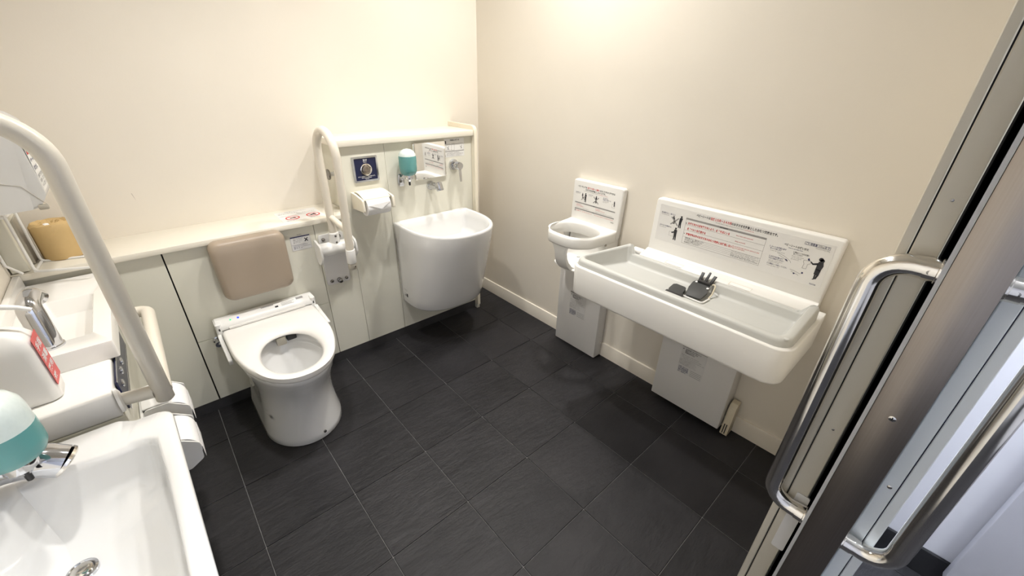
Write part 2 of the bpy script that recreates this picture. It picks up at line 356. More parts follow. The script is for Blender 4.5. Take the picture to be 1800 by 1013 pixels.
# hallway
hw = struct(obj('wall_hall', MB().box(HX1, HX1 + .1, HY0, -2.135, 0.0, CEIL), 'hallwall'))
struct(obj('baseboard_hall', MB().box(HX1 - .012, HX1, HY0, -2.135, 0, 0.10, .002, 1), 'dark'))
hd = struct(obj('door_2', MB().box(HX1 - .05, HX1 - .0125, -3.3, -2.385, 0.06, 2.1, .003, 2), 'hallwall'))
struct(obj('wall_hall_far', MB().box(HX0 - .1, HX1 + .1, HY0 - .1, HY0, 0, CEIL), 'hallwall'))
struct(obj('wall_hall_side', MB().box(HX0 - .1, HX0, HY0, -2.135, 0, CEIL), 'hallwall'))
struct(obj('wall_hall_near', MB().box(HX0, XL - .1, -2.135, -2.03, 0, CEIL), 'hallwall'))

# boxed-out service wall behind the toilet: low run and tall run
YP = -0.075; XT = -0.965; ZL = 0.800
lo = struct(bpy.data.objects.new('wall_low', None)); lo.location = (-1.5, 0, 0); COL.objects.link(lo)
obj('backing', MB().box(XL, XT, YP + .012, YB, 0, 0.778), 'dark', lo)
PANELS = [(XL, -1.6885, 0.054, 0.778), (-1.6835, -1.1335, 0.3645, 0.778), (-1.6835, -1.1335, 0.054, 0.3625), (-1.1315, XT - .001, 0.054, 0.778)]
for (a, b, c, d) in PANELS: obj('panel', MB().box(a, b, YP, YP + .0119, c, d, .0008, 1), 'panel', lo)
obj('ledge', MB().box(XL, XT, -0.097, YB, 0.778, ZL, .002, 2), 'ledge', lo)
obj('plinth', MB().box(XL, XT, -0.0735, -0.064, 0, 0.054), 'plinth', lo)
ta = struct(bpy.data.objects.new('wall_tall', None)); ta.location = (-0.6, 0, 0); COL.objects.link(ta)
obj('backing', MB().box(XT + .002, -0.2221, YP + .012, YB, 0, 1.099), 'panel', ta)
for (a, b) in ((XT, -0.7445), (-0.7430, -0.2221)): obj('panel', MB().box(a, b, YP, YP + .0119, 0.054, 1.099, .0008, 1), 'panel', ta)
obj('ledge', MB().box(-0.982, -0.2221, -0.097, YB, 1.099, 1.128, .003, 2), 'ledge', ta)
obj('plinth', MB().box(XT, -0.2221, -0.0735, -0.064, 0, 0.054), 'plinth', ta)
p2 = rpoly([(-0.104, 0.028), (YB, 0.028), (YB, 1.152), (-0.104, 1.150)], [0, 0, 0, .03], 5)
obj('side_panel', MB().prism([(-0.222, y, z) for y, z in p2], (0.020, 0, 0), .002, 1), 'sidepanel', ta)
obj('foot', MB().box(-0.2225, -0.2015, -0.095, -0.05, 0.0, 0.028), 'panel', ta)

# ceiling downlights
for k, (x, y, wt, c, bm_) in enumerate(LAMPS):
    where = ['above the toilet', 'above the baby chair corner', 'over the middle of the room', 'in the hallway outside'][k]
    d = thing('ceiling_downlight', (x, y, CEIL), 'round recessed ceiling downlight ' + where, 'light', 'recessed ceiling downlights')
    obj('trim_ring', MB().lathe((x, y, CEIL), (0, 0, -1), [(0, .085), (.006, .083), (.008, .07), (.004, .062)], 32, True, False), 'ceil', d)
    obj('diffuser', MB().lathe((x, y, CEIL), (0, 0, -1), [(0, .06), (.006, .06)], 32), 'lampglow', d)
    l = lamp_light(x, y, wt, c, bm_); l.location = (0, 0, -.012); l.parent = d

# ================================================================== TOILET
CX = -1.412
def dshape(cx, hw, yf, yb, L, rb, n=28, p=2.25):
    yc = yf + L; pts = []
    for k in range(n + 1):
        a = PI * k / n; c, s_ = math.cos(a), math.sin(a)
        pts.append((cx + hw * math.copysign(abs(c) ** (2 / p), c), yc - L * abs(s_) ** (2 / p)))
    for k in range(6):
        a = PI / 2 * k / 5; pts.append((cx - hw + rb - rb * math.cos(a), yb - rb + rb * math.sin(a)))
    for k in range(6):
        a = PI / 2 * k / 5; pts.append((cx + hw - rb + rb * math.sin(a), yb - rb + rb * math.cos(a)))
    return resample(pts)
def resample(pts, n=72):
    P = [Vector((*p, 0)) for p in pts]; P.append(P[0]); L = [0]
    for a, b in zip(P, P[1:]): L.append(L[-1] + (b - a).length)
    out = []; j = 0
    for k in range(n):
        t = L[-1] * k / n
        while L[j + 1] < t: j += 1
        q = P[j].lerp(P[j + 1], (t - L[j]) / max(1e-9, L[j + 1] - L[j])); out.append((q.x, q.y))
    return out
def match_ellipse(outer, cx, cy, rx, ry, p=2.15):
    out = []
    for x, y in outer:
        a = math.atan2((y - cy) / ry, (x - cx) / rx); c, s_ = math.cos(a), math.sin(a)
        out.append((cx + rx * math.copysign(abs(c) ** (2 / p), c), cy + ry * math.copysign(abs(s_) ** (2 / p), s_)))
    return out
to = thing('toilet', (CX, -0.32, 0), 'white ceramic toilet with open ivory seat and no lid', 'toilet')
prof = [(0, .152, -.556, .19), (.006, .156, -.562, .19), (.03, .154, -.558, .19), (.09, .144, -.545, .185), (.16, .138, -.540, .19), (.22, .141, -.552, .21), (.28, .153, -.582, .25), (.325, .167, -.612, .30), (.355, .174, -.630, .33), (.370, .1765, -.637, .34), (.378, .175, -.635, .34)]
R = [z3(dshape(CX - .010 * max(0, 1 - z / .3), hw_, yf, -.082, L, .03, p=2.05), z) for z, hw_, yf, L in prof]
top = [(p[0], p[1]) for p in R[-1]]
for z, rx, ry, cy in ((.380, .150, .19, -.43), (.376, .132, .178, -.435), (.350, .126, .170, -.438), (.30, .112, .150, -.44), (.25, .088, .118, -.435), (.21, .062, .080, -.42), (.185, .045, .055, -.41), (.15, .038, .045, -.40)):
    R.append(z3(match_ellipse(top, CX, cy, rx, ry), z))
bowl = obj('bowl', MB().loft(R), 'ceramic', to, 60)
obj('water', MB().poly(z3(match_ellipse(top, CX, -.414, .054, .068), .197)), 'water', bowl)
fl2 = MB().loft([z3(match_ellipse(top, CX, -.436, rx, ry), z) for z, rx, ry in ((.352, .1285, .1725), (.340, .118, .162), (.333, .118, .162), (.330, .1255, .169))], False, False)
obj('rim_channel', fl2, 'ceramic', bowl, 60)
obj('bolt_cap', MB().lathe((-1.388, -.5535, .030), (.2, -.97, .1), [(0, .0065), (.004, .006), (.005, .003)], 12), 'bolt', to)
# seat: flat D-shaped ring with rolled edges
so = dshape(CX, .1855, -.660, -.142, .36, .014, 28, 2.08)
def sring(k, z): return z3(scale2(so, CX, -.41, k, k), z)
def hring(k, z): return z3(match_ellipse(so, CX, -.452, .106 * k, .149 * k), z)
SR = [sring(.965, .392), sring(.992, .394), sring(1.0, .400), sring(1.0, .407), sring(.992, .4165), sring(.972, .4215), sring(.94, .4225), hring(1.42, .4215), hring(1.22, .418), hring(1.08, .411), hring(1.0, .401), hring(1.0, .396), hring(1.04, .392)]
obj('seat', MB().loft(SR, wrap=True), 'seat', to, 60)
for sx in (-.11, .11): obj('seat_bumper', MB().box(CX + sx - .012, CX + sx + .012, -.545, -.515, .3775, .3925, .004, 2), 'whiteplastic', to)
# washlet unit behind the seat
pw = [(-.080, .385), (-.080, .452), (-.098, .462), (-.112, .461), (-.140, .448), (-.150, .436), (-.150, .4245), (-.140, .4235), (-.140, .385)]
wl = obj('washlet_unit', MB().prism([(CX - .196, y, z) for y, z in pw], (.392, 0, 0), .004, 2), 'whiteplastic', to, 45)
obj('hinge_strip', MB().box(CX - .155, CX + .150, -.158, -.1495, .4235, .434, .003, 2), 'seat', wl)
for sx in (-1, 1): obj('end_cap', MB().loft([z3(rrect(CX + sx * .189 - .011, CX + sx * .189 + .011, -.150, -.082, .008), z) for z in (.386, .452)] + [z3(rrect(CX + sx * .187 - .007, CX + sx * .187 + .007, -.138, -.092, .005), .458)]), 'whiteplastic', wl)
obj('side_wing', MB().prism([(CX - .2020, y, z) for y, z in rpoly([(-.14, .418), (-.16, .352), (-.325, .356), (-.335, .384), (-.18, .398)], .008, 3)], (.014, 0, 0), .004, 2), 'whiteplastic', wl)
obj('side_wing', MB().prism([(CX + .1895, y, z) for y, z in rpoly([(-.14, .418), (-.16, .375), (-.30, .378), (-.305, .392), (-.18, .405)], .006, 3)], (.016, 0, 0), .004, 2), 'whiteplastic', wl)
nz = obj('nozzle_shutter', MB().box(CX - .022, CX + .016, -.302, -.275, .352, .391, .004, 2), 'capgrey', wl)
obj('nozzle_slot', MB().box(CX + .020, CX + .058, -.300, -.275, .362, .391, .003, 1), 'black', wl)
# print and lamps on the control strip (sloping face from (-.112,.461) to (-.140,.448))
def strip_fn(u, v, l): t = v; return (CX + u, -.112 - .028 * t - l * .4, .461 - .013 * t + l)
pr = Print(strip_fn)
pr.text('inkgrey', -.075, .72, .010, '流せるもの', .045); pr.rect('inkgrey', -.02, .03, .08, .28); pr.rect('inkblack', .033, .046, .55, .85)
pr.rect('inkgrey', .125, .155, .05, .45); pr.text('inkblack', -.022, .85, .009, 'つまり', .035, .01); pr.rect('inkgrey', .06, .115, .30, .38); pr.rect('inkgrey', .06, .105, .55, .62); pr.rect('inkgrey', .06, .112, .75, .82)
pr.done(wl, 'control_print')
for u, m, r_ in ((-.140, 'ledgreen', .0035), (-.112, 'ledblue', .0045)):
    p = strip_fn(u, .62, 0); obj('indicator_led', MB().lathe(p, (0, -.42, .9), [(-.001, r_), (.0012, r_), (.0018, r_ * .6)], 12), m, wl)
obj('supply_valve', MB().lathe((-1.618, -.075, .352), (0, -1, 0), [(0, .016), (.004, .016), (.006, .009), (.03, .009), (.032, .013), (.05, .013)], 16), 'chrome', to)
obj('supply_hose', MB().tube(fillet([(-1.618, -.118, .352), (-1.605, -.135, .36), (-1.592, -.12, .392)], .01, 4), .006, 10), 'chrome', to)
pr = Print(lambda u, v, l: (CX - .1435 - .010 * ((.15 - v) / .15) ** 2 - l * 2 + (u * .25), -.40 - u, v)); 
pr.text('inkgrey', .0, .148, .014, 'CES', .026); pr.rect('inkgrey', .03, .045, .118, .135, .001); pr.text('inkgrey', .0, .122, .010, '9788', .025); pr.done(to, 'product_mark')

# backrest cushion
bk = thing('padded_wall_cushion', (-1.409, -0.10, 0.53), 'taupe padded backrest cushion on the panel above the toilet seat', 'cushion')
def cushion():
    mb = MB(); ol = rpoly([(-1.543, .532), (-1.275, .532), (-1.270, .792), (-1.548, .792)], .036, 7); R = []
    for k, (d, y) in enumerate(((.012, -.0815), (.002, -.086), (0, -.096), (0, -.122), (.003, -.134), (.009, -.1415), (.020, -.146), (.05, -.149), (.10, -.150))):
        R.append([(x, y, z) for x, z in scale2(ol, -1.409, .662, 1 - d / .139, 1 - d / .130)])
    return mb.loft(R)
obj('pad', cushion(), 'beige', bk, 60)
obj('bracket', MB().box(-1.46, -1.36, -.0815, YP, .60, .72, .004, 1), 'pedestal', bk)

# ================================================================== FLIP-UP RAIL
fr_ = thing('flip_up_grab_rail', (-1.067, YP, 0.455), 'ivory hinged grab rail folded upright beside the toilet', 'grab rail')
pl = obj('mounting_plate', MB().prism([(x, YP, z) for x, z in rrect(-1.125, -1.010, .455, .718, .012, 4)], (0, -.007, 0), .0015, 1), 'pedestal', fr_)
for (x, z) in ((-1.104, .694), (-1.030, .697), (-1.102, .476), (-1.030, .474)):
    obj('bolt', MB().lathe((x, YP - .007, z), (0, -1, 0), [(0, .0085), (.002, .0085), (.006, .0075), (.009, .004)], 14), 'bolt', fr_)
st = obj('rubber_stop', MB().lathe((-1.066, YP - .007, .474), (0, -1, 0), [(0, .012), (.012, .012), (.013, .010), (.024, .010), (.026, .007)], 16), 'bolt', fr_)
hg = obj('hinge_barrel', MB().cyl((-1.142, -.135, .664), (-.990, -.135, .664), .031, 24, .003), 'whiteplastic', fr_)
for x in (-1.150, -.989):
    ol = rpoly([(-.102, .705), (-.168, .690), (-.172, .630), (-.120, .585), (-.084, .60), (-.084, .71)], .02, 4)
    obj('hinge_cheek', MB().prism([(x, y, z) for y, z in ol], (.009, 0, 0), .002, 1), 'whiteplastic', hg)
obj('arm_socket', MB().lathe((-1.068, -.132, .672), (0, 0, 1), [(0, .024), (.03, .024), (.062, .0225), (.066, .018)], 20), 'whiteplastic', hg)
for dz in (.02, .05): obj('socket_bolt', MB().lathe((-1.068, -.154, .675 + dz), (0, -1, 0), [(0, .005), (.003, .0045), (.004, .002)], 10), 'bolt', hg)
A = Vector((-1.067, -.130, .70)); pts = [A, (-1.067, -.130, 1.095)]
for k in range(1, 12):
    a = PI * k / 12; pts.append((-1.067 + .014 * (k / 12), -.213 + .083 * math.cos(a), 1.105 + .083 * math.sin(a)))
pts += [(-1.052, -.296, 1.095), (-1.050, -.262, .68)]
rl = obj('rail_tube', MB().tube(pts, .0172, 18), 'rail', fr_, 60)
obj('cross_tube', MB().tube([(-1.066, -.130, .812), (-1.050, -.268, .775)], .0135, 14), 'rail', rl)
obj('end_sleeve', MB().cyl((-1.050, -.2625, .690), (-1.049, -.256, .622), .0205, 18, .002), 'whiteplastic', fr_)
ec = obj('end_cap', MB().cyl((-1.049, -.256, .622), (-1.049, -.2535, .592), .0195, 18, .003), 'capgrey', fr_)
obj('cap_screw', MB().lathe((-1.044, -.274, .606), (.2, -1, 0), [(0, .004), (.002, .0035)], 10), 'steel', ec)
bs = thing('rail_stopper', (XT, .006, .968), 'small chrome bumper on the tall cabinet side behind the raised rail', 'stopper')
obj('stem', MB().lathe((XT, .006, .968), (-1, 0, 0), [(0, .014), (.004, .014), (.006, .010), (.03, .010)], 14), 'chrome', bs)
obj('bumper_disc', MB().lathe((XT - .028, .006, .968), (-1, 0, 0), [(0, .023), (.004, .025), (.009, .024), (.012, .018)], 22), 'bolt', bs)

# ================================================================== FITTINGS ON THE TALL PANEL
def wallp(u, v, l): return (u, YP - l, v)
fp = thing('flush_panel', (-.849, YP, .932), 'square navy flush button plate with chrome frame above the paper holder', 'flush button')
ofr = rrect(-.911, -.788, .931, 1.049, .004, 3); ifr = rrect(-.9025, -.7965, .9395, 1.0405, .003, 3)
obj('frame', MB().loft([[(x, y, z) for x, z in o_] for o_, y in ((ofr, YP), (ofr, YP - .007), (scale2(ofr, -.8495, .99, .985, .985), YP - .009), (ifr, YP - .009), (ifr, YP - .004))], True, False), 'chrome', fp)
fc = obj('plate', MB().prism([(x, YP - .001, z) for x, z in ifr], (0, -.005, 0)), 'navy', fp)
obj('button_ring', MB().lathe((-.849, YP - .006, .988), (0, -1, 0), [(0, .029), (.005, .028), (.006, .024), (.004, .021)], 30, True, False), 'steel', fp)
obj('button', MB().lathe((-.849, YP - .006, .988), (0, -1, 0), [(0, .019), (.007, .019), (.009, .016), (.0085, .008)], 26), 'brushed', fp)
pr = Print(lambda u, v, l: (u, YP - .006 - l, v))
pr.text('inkwhite', -.859, 1.0255, .0125, '流す', .021, .012); pr.rect('inkwhite', -.857, -.841, 1.0205, 1.0215)
pr.text('inkwhite', -.892, .9535, .0065, 'ボタンを押すと便器が流れます。', .086, .01); pr.rect('inkwhite', -.875, -.825, .9485, .950); pr.text('inkwhite', -.858, .942, .005, 'TOTO', .018, .01)
pr.done(fp)

ph = thing('paper_holder', (-.855, YP, .80), 'cream wall toilet paper holder with flap below the flush plate', 'paper holder')
sidep = lambda a, b: rpoly([(YP, a), (YP, b), (-.115, b), (-.198, b - .012), (-.203, a + .008)], [0, 0, .01, .01, .008], 3)
obj('side_plate', MB().prism([(-.937, y, z) for y, z in sidep(.812, .889)], (.011, 0, 0), .0015, 1), 'holder', ph)
obj('side_plate', MB().prism([(-.789, y, z) for y, z in sidep(.812, .889)], (.011, 0, 0), .0015, 1), 'holder', ph)
obj('back_plate', MB().box(-.926, -.789, YP, -.083, .815, .889), 'holder', ph)
obj('cutter_flap', MB().prism([(-.923, y, z) for y, z in ((-.086, .890), (-.086, .895), (-.13, .8955), (-.186, .876), (-.187, .871), (-.13, .8905))], (.131, 0, 0), .001, 1), 'holder', ph)
def roll(name, c, axis, L, r, label, tail, group=None):
    c = Vector(c); a = Vector(axis)
    t = thing(name, c - Vector((0, 0, r)), label, 'toilet roll', group)
    obj('tissue', MB().lathe(c - a * L / 2, a, [(0, .019), (0, r - .001), (.001, r), (L - .001, r), (L, r - .001), (L, .019), (L - .002, .018), (.002, .018)], 36, False, False), 'paper', t, 30)
    obj('core', MB().lathe(c - a * L / 2, a, [(.001, .0188), (L - .001, .0188)], 20, False, False), 'yellowed', t)
    if tail: obj('loose_sheet', tail(MB()), 'paper', t)
    return t
def tail1(mb):
    return mb.prism([(-.912, -.2032, .850), (-.800, -.2030, .856), (-.848, -.2050, .826)], (0, -.0008, 0))
roll('toilet_paper_roll', (-.857, -.157, .8375), (1, 0, 0), .115, .0455, 'white toilet roll with folded end in the cream holder by the hand basin', tail1)

# soap dispenser builder
def soap(name, label, base, arm, group, big=1.0, fill=.74, bracket='y'):
    bx, by, bz = base          # bottom centre of bottle
    t = thing(name, (bx, by, bz - .05), label, 'soap dispenser', group)
    r = .0425 * big; H = .128 * big
    prof = [(0, r * .42), (.004, r * .62), (.012, r * .86), (.025, r * .98), (.04, r), (H * .68, r), (H * .80, r * .95), (H * .90, r * .78), (H * .97, r * .45), (H, .002)]
    obj('bottle', MB().lathe((bx, by, bz), (0, 0, 1), prof, 32), 'shell', t, 60)
    lp = [(-.0004, r * .42), (.0036, r * .625), (.0116, r * .866), (.025, r * .987), (.04, r * 1.006), (H * min(fill, .66), r * 1.006), (H * fill, r * (1.006 if fill < .67 else .985)), (H * fill + .0005, r * .9)]
    obj('liquid', MB().lathe((bx, by, bz), (0, 0, 1), lp, 32), 'soap', t, 50)
    obj('collar', MB().lathe((bx, by, bz + .004), (0, 0, -1), [(0, r * .46), (.006, r * .5), (.020, r * .48), (.026, r * .30), (.034, r * .2), (.036, r * .13)], 22), 'chrome', t)
    obj('nozzle', MB().lathe((bx, by, bz - .032), (0, 0, -1), [(0, .0055), (.016, .005), (.018, .003)], 12), 'black', t)
    arm(t); return t
def arm_small(t):
    obj('wall_plate', MB().prism([(x, YP, z) for x, z in rpoly([(-.694, .884), (-.660, .884), (-.656, .944), (-.690, .948)], .010, 4)], (0, -.014, 0), .004, 2), 'chrome', t)
    obj('arm', MB().tube([(-.675, YP - .012, .925), (-.668, -.108, .934), (-.657, -.135, .936)], .009, 12), 'chrome', t)
soap('soap_dispenser', 'teal liquid soap bottle on chrome bracket beside the small wall mirror', (-.656, -.135, .945), arm_small, 'teal soap dispensers')

mi = thing('wall_mirror', (-.499, YP, .903), 'small frameless rectangular mirror on panel above the spout', 'mirror')
mo = rrect(-.594, -.404, .903, 1.086, .006, 3)
obj('backing', MB().prism([(x, YP, z) for x, z in mo], (0, -.010, 0)), 'sidepanel', mi)
obj('glass', MB().loft([[(x, y, z) for x, z in o_] for o_, y in ((mo, YP - .010), (mo, YP - .0125), (scale2(mo, -.499, .9945, .975, .975), YP - .0145))]), 'mirror', mi, 10)

st1 = obj('instruction_sticker', MB().prism([(x, YP, z) for x, z in rrect(-.402, -.273, .996, 1.091, .003, 2)], (0, -.0008, 0)), 'stick')
tag(st1, 'white instruction sticker right of the small mirror', 'sticker')
pr = Print(lambda u, v, l: (u, YP - .0008 - l, v))
pr.text('inkblack', -.365, 1.079, .0085, '汚物流しの使い方', .06, .02); pr.disc('inkblack', -.393, 1.077, .004); pr.rect('inkblack', -.397, -.389, 1.066, 1.073)
for u in (-.398, -.352, -.318): pr.rect('inkgrey', u, u + .036, 1.062, 1.0635)
pr.frame('inkgrey', -.398, -.276, 1.028, 1.060, .0008); pr.frame('inkgrey', -.357, -.338, 1.030, 1.066, .001)
for u in (-.385, -.300): pr.line('inkblack', u, 1.050, u + .012, 1.036, .0018); pr.line('inkblack', u + .012, 1.054, u + .004, 1.034, .0015)
pr.text('inkgrey', -.396, 1.031, .006, '温水の出し方', .04); pr.rect('inkgrey', -.400, -.275, 1.0235, 1.0265)
for k in range(5): pr.text('inkblack' if k % 2 == 0 else 'inkgrey', -.390, 1.0165 - k * .0042, .0045, '使用後は必ず水を流してください。' if k % 2 else 'ハンドルを引くと水が出ます', .085 + .012 * (k % 3))
pr.disc('inkblack', -.397, 1.004, .0025); pr.done(st1)

lv = thing('shower_lever', (-.345, YP, .90), 'chrome mixer tap lever under the instruction sticker', 'tap lever')
obj('flange', MB().lathe((-.349, YP, .955), (0, -1, 0), [(0, .030), (.004, .030), (.012, .026), (.014, .018)], 28), 'chrome', lv)
obj('body', MB().lathe((-.349, YP - .012, .955), (0, -1, 0), [(0, .016), (.022, .016), (.024, .021), (.052, .021), (.056, .018)], 26), 'chrome', lv)
obj('lever', MB().loft([[(-.349 + dx * w_, y + dy * w_ * .5, z) for dx, dy in ((-1, -1), (1, -1), (1, 1), (-1, 1))] for y, z, w_ in ((-.128, .968, .008), (-.134, .955, .008), (-.139, .925, .0065), (-.143, .885, .0055), (-.144, .874, .005))]), 'chrome', lv, 50)
spo = thing('basin_spout', (-.50, YP, .84), 'short chrome water spout on the panel above the hand basin', 'faucet')
obj('flange', MB().lathe((-.502, YP, .862), (0, -1, 0), [(0, .024), (.006, .024), (.012, .021)], 26), 'chrome', spo)
obj('body', MB().tube([(-.502, YP - .008, .862), (-.500, -.115, .866), (-.498, -.150, .868)], [.0195, .019, .0185], 22), 'chrome', spo)
obj('outlet', MB().lathe((-.497, -.150, .880), (.04, -.35, -.9), [(-.012, .012), (-.008, .0185), (.030, .0195), (.034, .017)], 22), 'chrome', spo)

# ================================================================== D-SHAPED HAND BASIN (tall panel)
ba = thing('slop_basin', (-.51, -.26, .22), 'deep white D-shaped ceramic basin on the tall panel', 'basin')
def dbasin(d, y_f, yb, z, L=.29):
    return z3(dshape(-.511, .2325 - d, y_f, yb, L, .004, p=2.35), z)
BR = [dbasin(.030, -.300, YP, .232, .15), dbasin(.016, -.325, YP, .2325, .17), dbasin(.010, -.335, YP, .236, .18), dbasin(.007, -.342, YP, .245, .18), dbasin(.005, -.362, YP, .30, .19), dbasin(.003, -.412, YP, .45, .23), dbasin(.000, -.458, YP, .60, .27), dbasin(-.001, -.482, YP, .69), dbasin(.001, -.481, YP, .699), dbasin(.004, -.478, YP - .001, .7025),
      dbasin(.013, -.468, YP - .018, .7025), dbasin(.018, -.462, YP - .026, .697), dbasin(.021, -.456, YP - .030, .66, .28), dbasin(.028, -.445, YP - .034, .60, .27), dbasin(.05, -.415, YP - .045, .57, .24), dbasin(.10, -.355, YP - .09, .562, .18)]
bb = obj('bowl', MB().loft(BR), 'ceramic', ba, 55)
obj('drain', MB().lathe((-.51, -.22, .5625), (0, 0, 1), [(0, .03), (.003, .03), (.004, .026), (.001, .022)], 24), 'chrome', ba)
pr = Print(lambda u, v, l: (-.7385 - l * 2, -.10 - u, v))
pr.text('inkgrey', .01, .318, .016, 'TOTO', .035); pr.rect('inkgrey', .012, .03, .285, .292); pr.rect('inkblack', .034, .048, .283, .303); pr.text('inkgrey', .012, .297, .010, 'SK33', .02)
pr.done(ba, 'product_mark')
pr = Print(lambda u, v, l: (u, YP - .012 - v, .7032 + l)); pr.text('inkgrey', -.335, .006, .006, '飲めません', .03); pr.rect('inkgrey', -.337, -.298, .002, .0035); pr.done(ba, 'rim_print')

# ================================================================== STICKERS NEAR THE TOILET
s2 = obj('warning_sticker', MB().prism([(x, YP, z) for x, z in rrect(-1.242, -1.156, .667, .735, .004, 2)], (0, -.0008, 0)), 'stickgrey'); tag(s2, 'small grey warning sticker between the backrest cushion and the hinged rail', 'sticker')
pr = Print(lambda u, v, l: (u, YP - .0008 - l, v))
pr.rect('inkblue', -1.240, -1.158, .728, .7325); pr.frame('inkgrey', -1.241, -1.157, .668, .734, .0007)
for k in range(4): pr.text('inkblack', -1.230, .721 - k * .0062, .0058, ('手すりをはね上げて', '使用してください。', 'もたれかかったり', '乗ったりしない')[k], .044 - .004 * k)
pr.line('inkblack', -1.182, .704, -1.168, .720, .004); pr.line('inkblack', -1.168, .704, -1.182, .720, .004); pr.rect('inkgrey', -1.240, -1.180, .6945, .6955)
for k in range(3): pr.text('inkblue', -1.234, .688 - k * .0065, .006, ('けがをするおそれがあります', '便座に深く座ってください', '背もたれ')[k], .062 - .012 * k)
pr.rect('inkgrey', -1.186, -1.160, .682, .6835); pr.text('inkblack', -1.210, .7385, .005, 'TOTO', .02, .02); pr.done(s2)
s3 = obj('ledge_notice', MB().prism([(-1.246, .105, ZL), (-1.246, -.060, ZL), (-1.064, -.060, ZL), (-1.064, .105, ZL)], (0, 0, .0008)), 'stick'); tag(s3, 'prohibition notice with two red circles lying on the low ledge', 'sticker')
pr = Print(lambda u, v, l: (u, v, ZL + .0008 + l))
for u, bent in ((-1.195, 0), (-1.105, 1)):
    pr.ring('inkred', u, -.012, .030, .0055); pr.line('inkred', u - .019, .008, u + .019, -.033, .005, .0007)
    pr.disc('inkblack', u + .006, -.012, .008); pr.line('inkblack', u - .012, -.016, u + .010, -.010 + .012 * bent, .008)
pr.text('inkgrey', -1.236, .085, .012, 'この上に物を置かないでください', .13); pr.text('inkblack', -1.236, .062, .013, '流さないでください', .085); pr.line('inkgrey', -1.24, .030, -1.08, .030, .0025)
pr.text('inkgrey', -1.16, .045, .012, '故障の原因になります', .08); pr.text('inkgrey', -1.23, -.055, .010, '座らない', .045); pr.text('inkgrey', -1.13, -.055, .010, '乗らない', .045); pr.done(s3)

# ================================================================== BABY CHAIR
bc = thing('baby_chair', (-.13, -.82, 0), 'white wall baby chair with signed back and ring seat', 'baby chair')
YC = -.824
ol = rpoly([(-.678, .70), (-.970, .70), (-.979, .948), (-.682, .945)], [.004, .004, .012, .012], 4)
obj('back_panel', MB().prism([(-.002, y, z) for y, z in ol], (-.032, 0, 0), .006, 3), 'chairplastic', bc)
def cring(d, z, dx=0.0):
    p = rpoly([(-.030, -.678 - d * .3), (-.075, -.678 - d), (-.205, -.690 - d * .9), (-.276 + d, -.745), (-.282 + d, YC), (-.276 + d, -.900), (-.205, -.958 + d * .9), (-.075, -.970 + d), (-.030, -.970 + d * .3)], [.002, .03, .09, .07, .2, .07, .09, .03, .002], 5)
    return [(x + dx, y, z) for x, y in resample(p)]
def cell(k, z, ox=0.0, sc=1.0): return match_ellipse([(p[0], p[1]) for p in cring(0, 0)], -.165 + ox, YC + .004, .098 * k, .124 * k * sc, 2.5)
RG = [cring(.010, .688), cring(.003, .690), cring(0, .696), cring(0, .733), cring(.004, .741), cring(.011, .7445), [(x, y, .7445) for x, y in cell(1.06, 0)], [(x, y, .741) for x, y in cell(1.01, 0)], [(x, y, .733) for x, y in cell(.985, 0)], [(x, y, .696) for x, y in cell(.965, 0)], [(x, y, .688) for x, y in cell(.985, 0)]]
obj('seat_ring', MB().loft(RG, wrap=True), 'chairplastic', bc, 50)
# crotch post, curving back under the seat
def post(w0, t0): return w0
PR_ = []
for z, x, w_, t in ((.705, -.268, .062, .016), (.690, -.267, .050, .016), (.675, -.266, .040, .016), (.65, -.262, .034, .016), (.62, -.256, .034, .018), (.59, -.244, .036, .022), (.565, -.222, .036, .022), (.550, -.195, .036, .020), (.542, -.15, .045, .018), (.540, -.10, .06, .018)):
    n = Vector((-1, 0, 0)) if z > .6 else Vector((-.7, 0, -.7)) if z > .556 else Vector((0, 0, -1))
    PR_.append([Vector((x, YC, z)) + n * (t * sx / 2) + Vector((0, w_ * sy, 0)) for sx, sy in ((1, -.8), (1, .8), (.6, 1), (-1, 1), (-1, -1), (.6, -1))])
obj('crotch_post', MB().loft(PR_), 'chairplastic', bc, 50)
sp_ = MB(); spr = []
for d, z in ((.0, .545), (.0, .552), (.004, .556)): spr.append(z3(rpoly([(-.004, -.70 - d), (-.19 + d, -.715 - d), (-.225 + d, YC), (-.19 + d, -.933 + d), (-.004, -.95 + d)], [.01, .04, .1, .04, .01], 5), z))
obj('seat_pan', sp_.loft(spr), 'chairplastic', bc, 45)
for s_, yy in ((1, -.695), (-1, -.953)):
    ol = rpoly([(-.002, .545), (-.002, .73), (-.110, .73), (-.108, .690), (-.085, .675), (-.072, .62), (-.068, .545)], [.002, .002, .02, .02, .04, .05, .01], 5)
    obj('side_wall', MB().prism([(x, yy, z) for x, z in ol], (0, s_ * .012, 0), .004, 2), 'chairplastic', bc)
ib = [(-.0345, .742), (-.055, .735), (-.060, .62), (-.085, .575), (-.13, .5565), (-.0345, .5565)]
obj('inner_back', MB().prism([(x, -.7075, z) for x, z in ib], (0, -.233, 0), .002, 1), 'chairplastic', bc)
obj('pedestal', MB().box(-.068, -.002, -.958, -.668, .004, .5445, .004, 2), 'pedestal', bc)
for (y, z) in ((-.6905, .715), (-.9645, .69)): obj('ring_bolt', MB().lathe((-.105, y, z), (0, 1 if y > -.8 else -1, 0), [(0, .007), (.004, .006)], 10), 'capgrey', bc)
obj('pedestal_screw', MB().lathe((-.028, -.958, .092), (0, -1, 0), [(0, .004), (.002, .003)], 10), 'steel', bc)
obj('pedestal_screw', MB().lathe((-.038, -.668, .47), (0, 1, 0), [(0, .006), (.003, .005)], 10), 'capgrey', bc)
pr = Print(lambda u, v, l: (-.034 - l, -u, v))
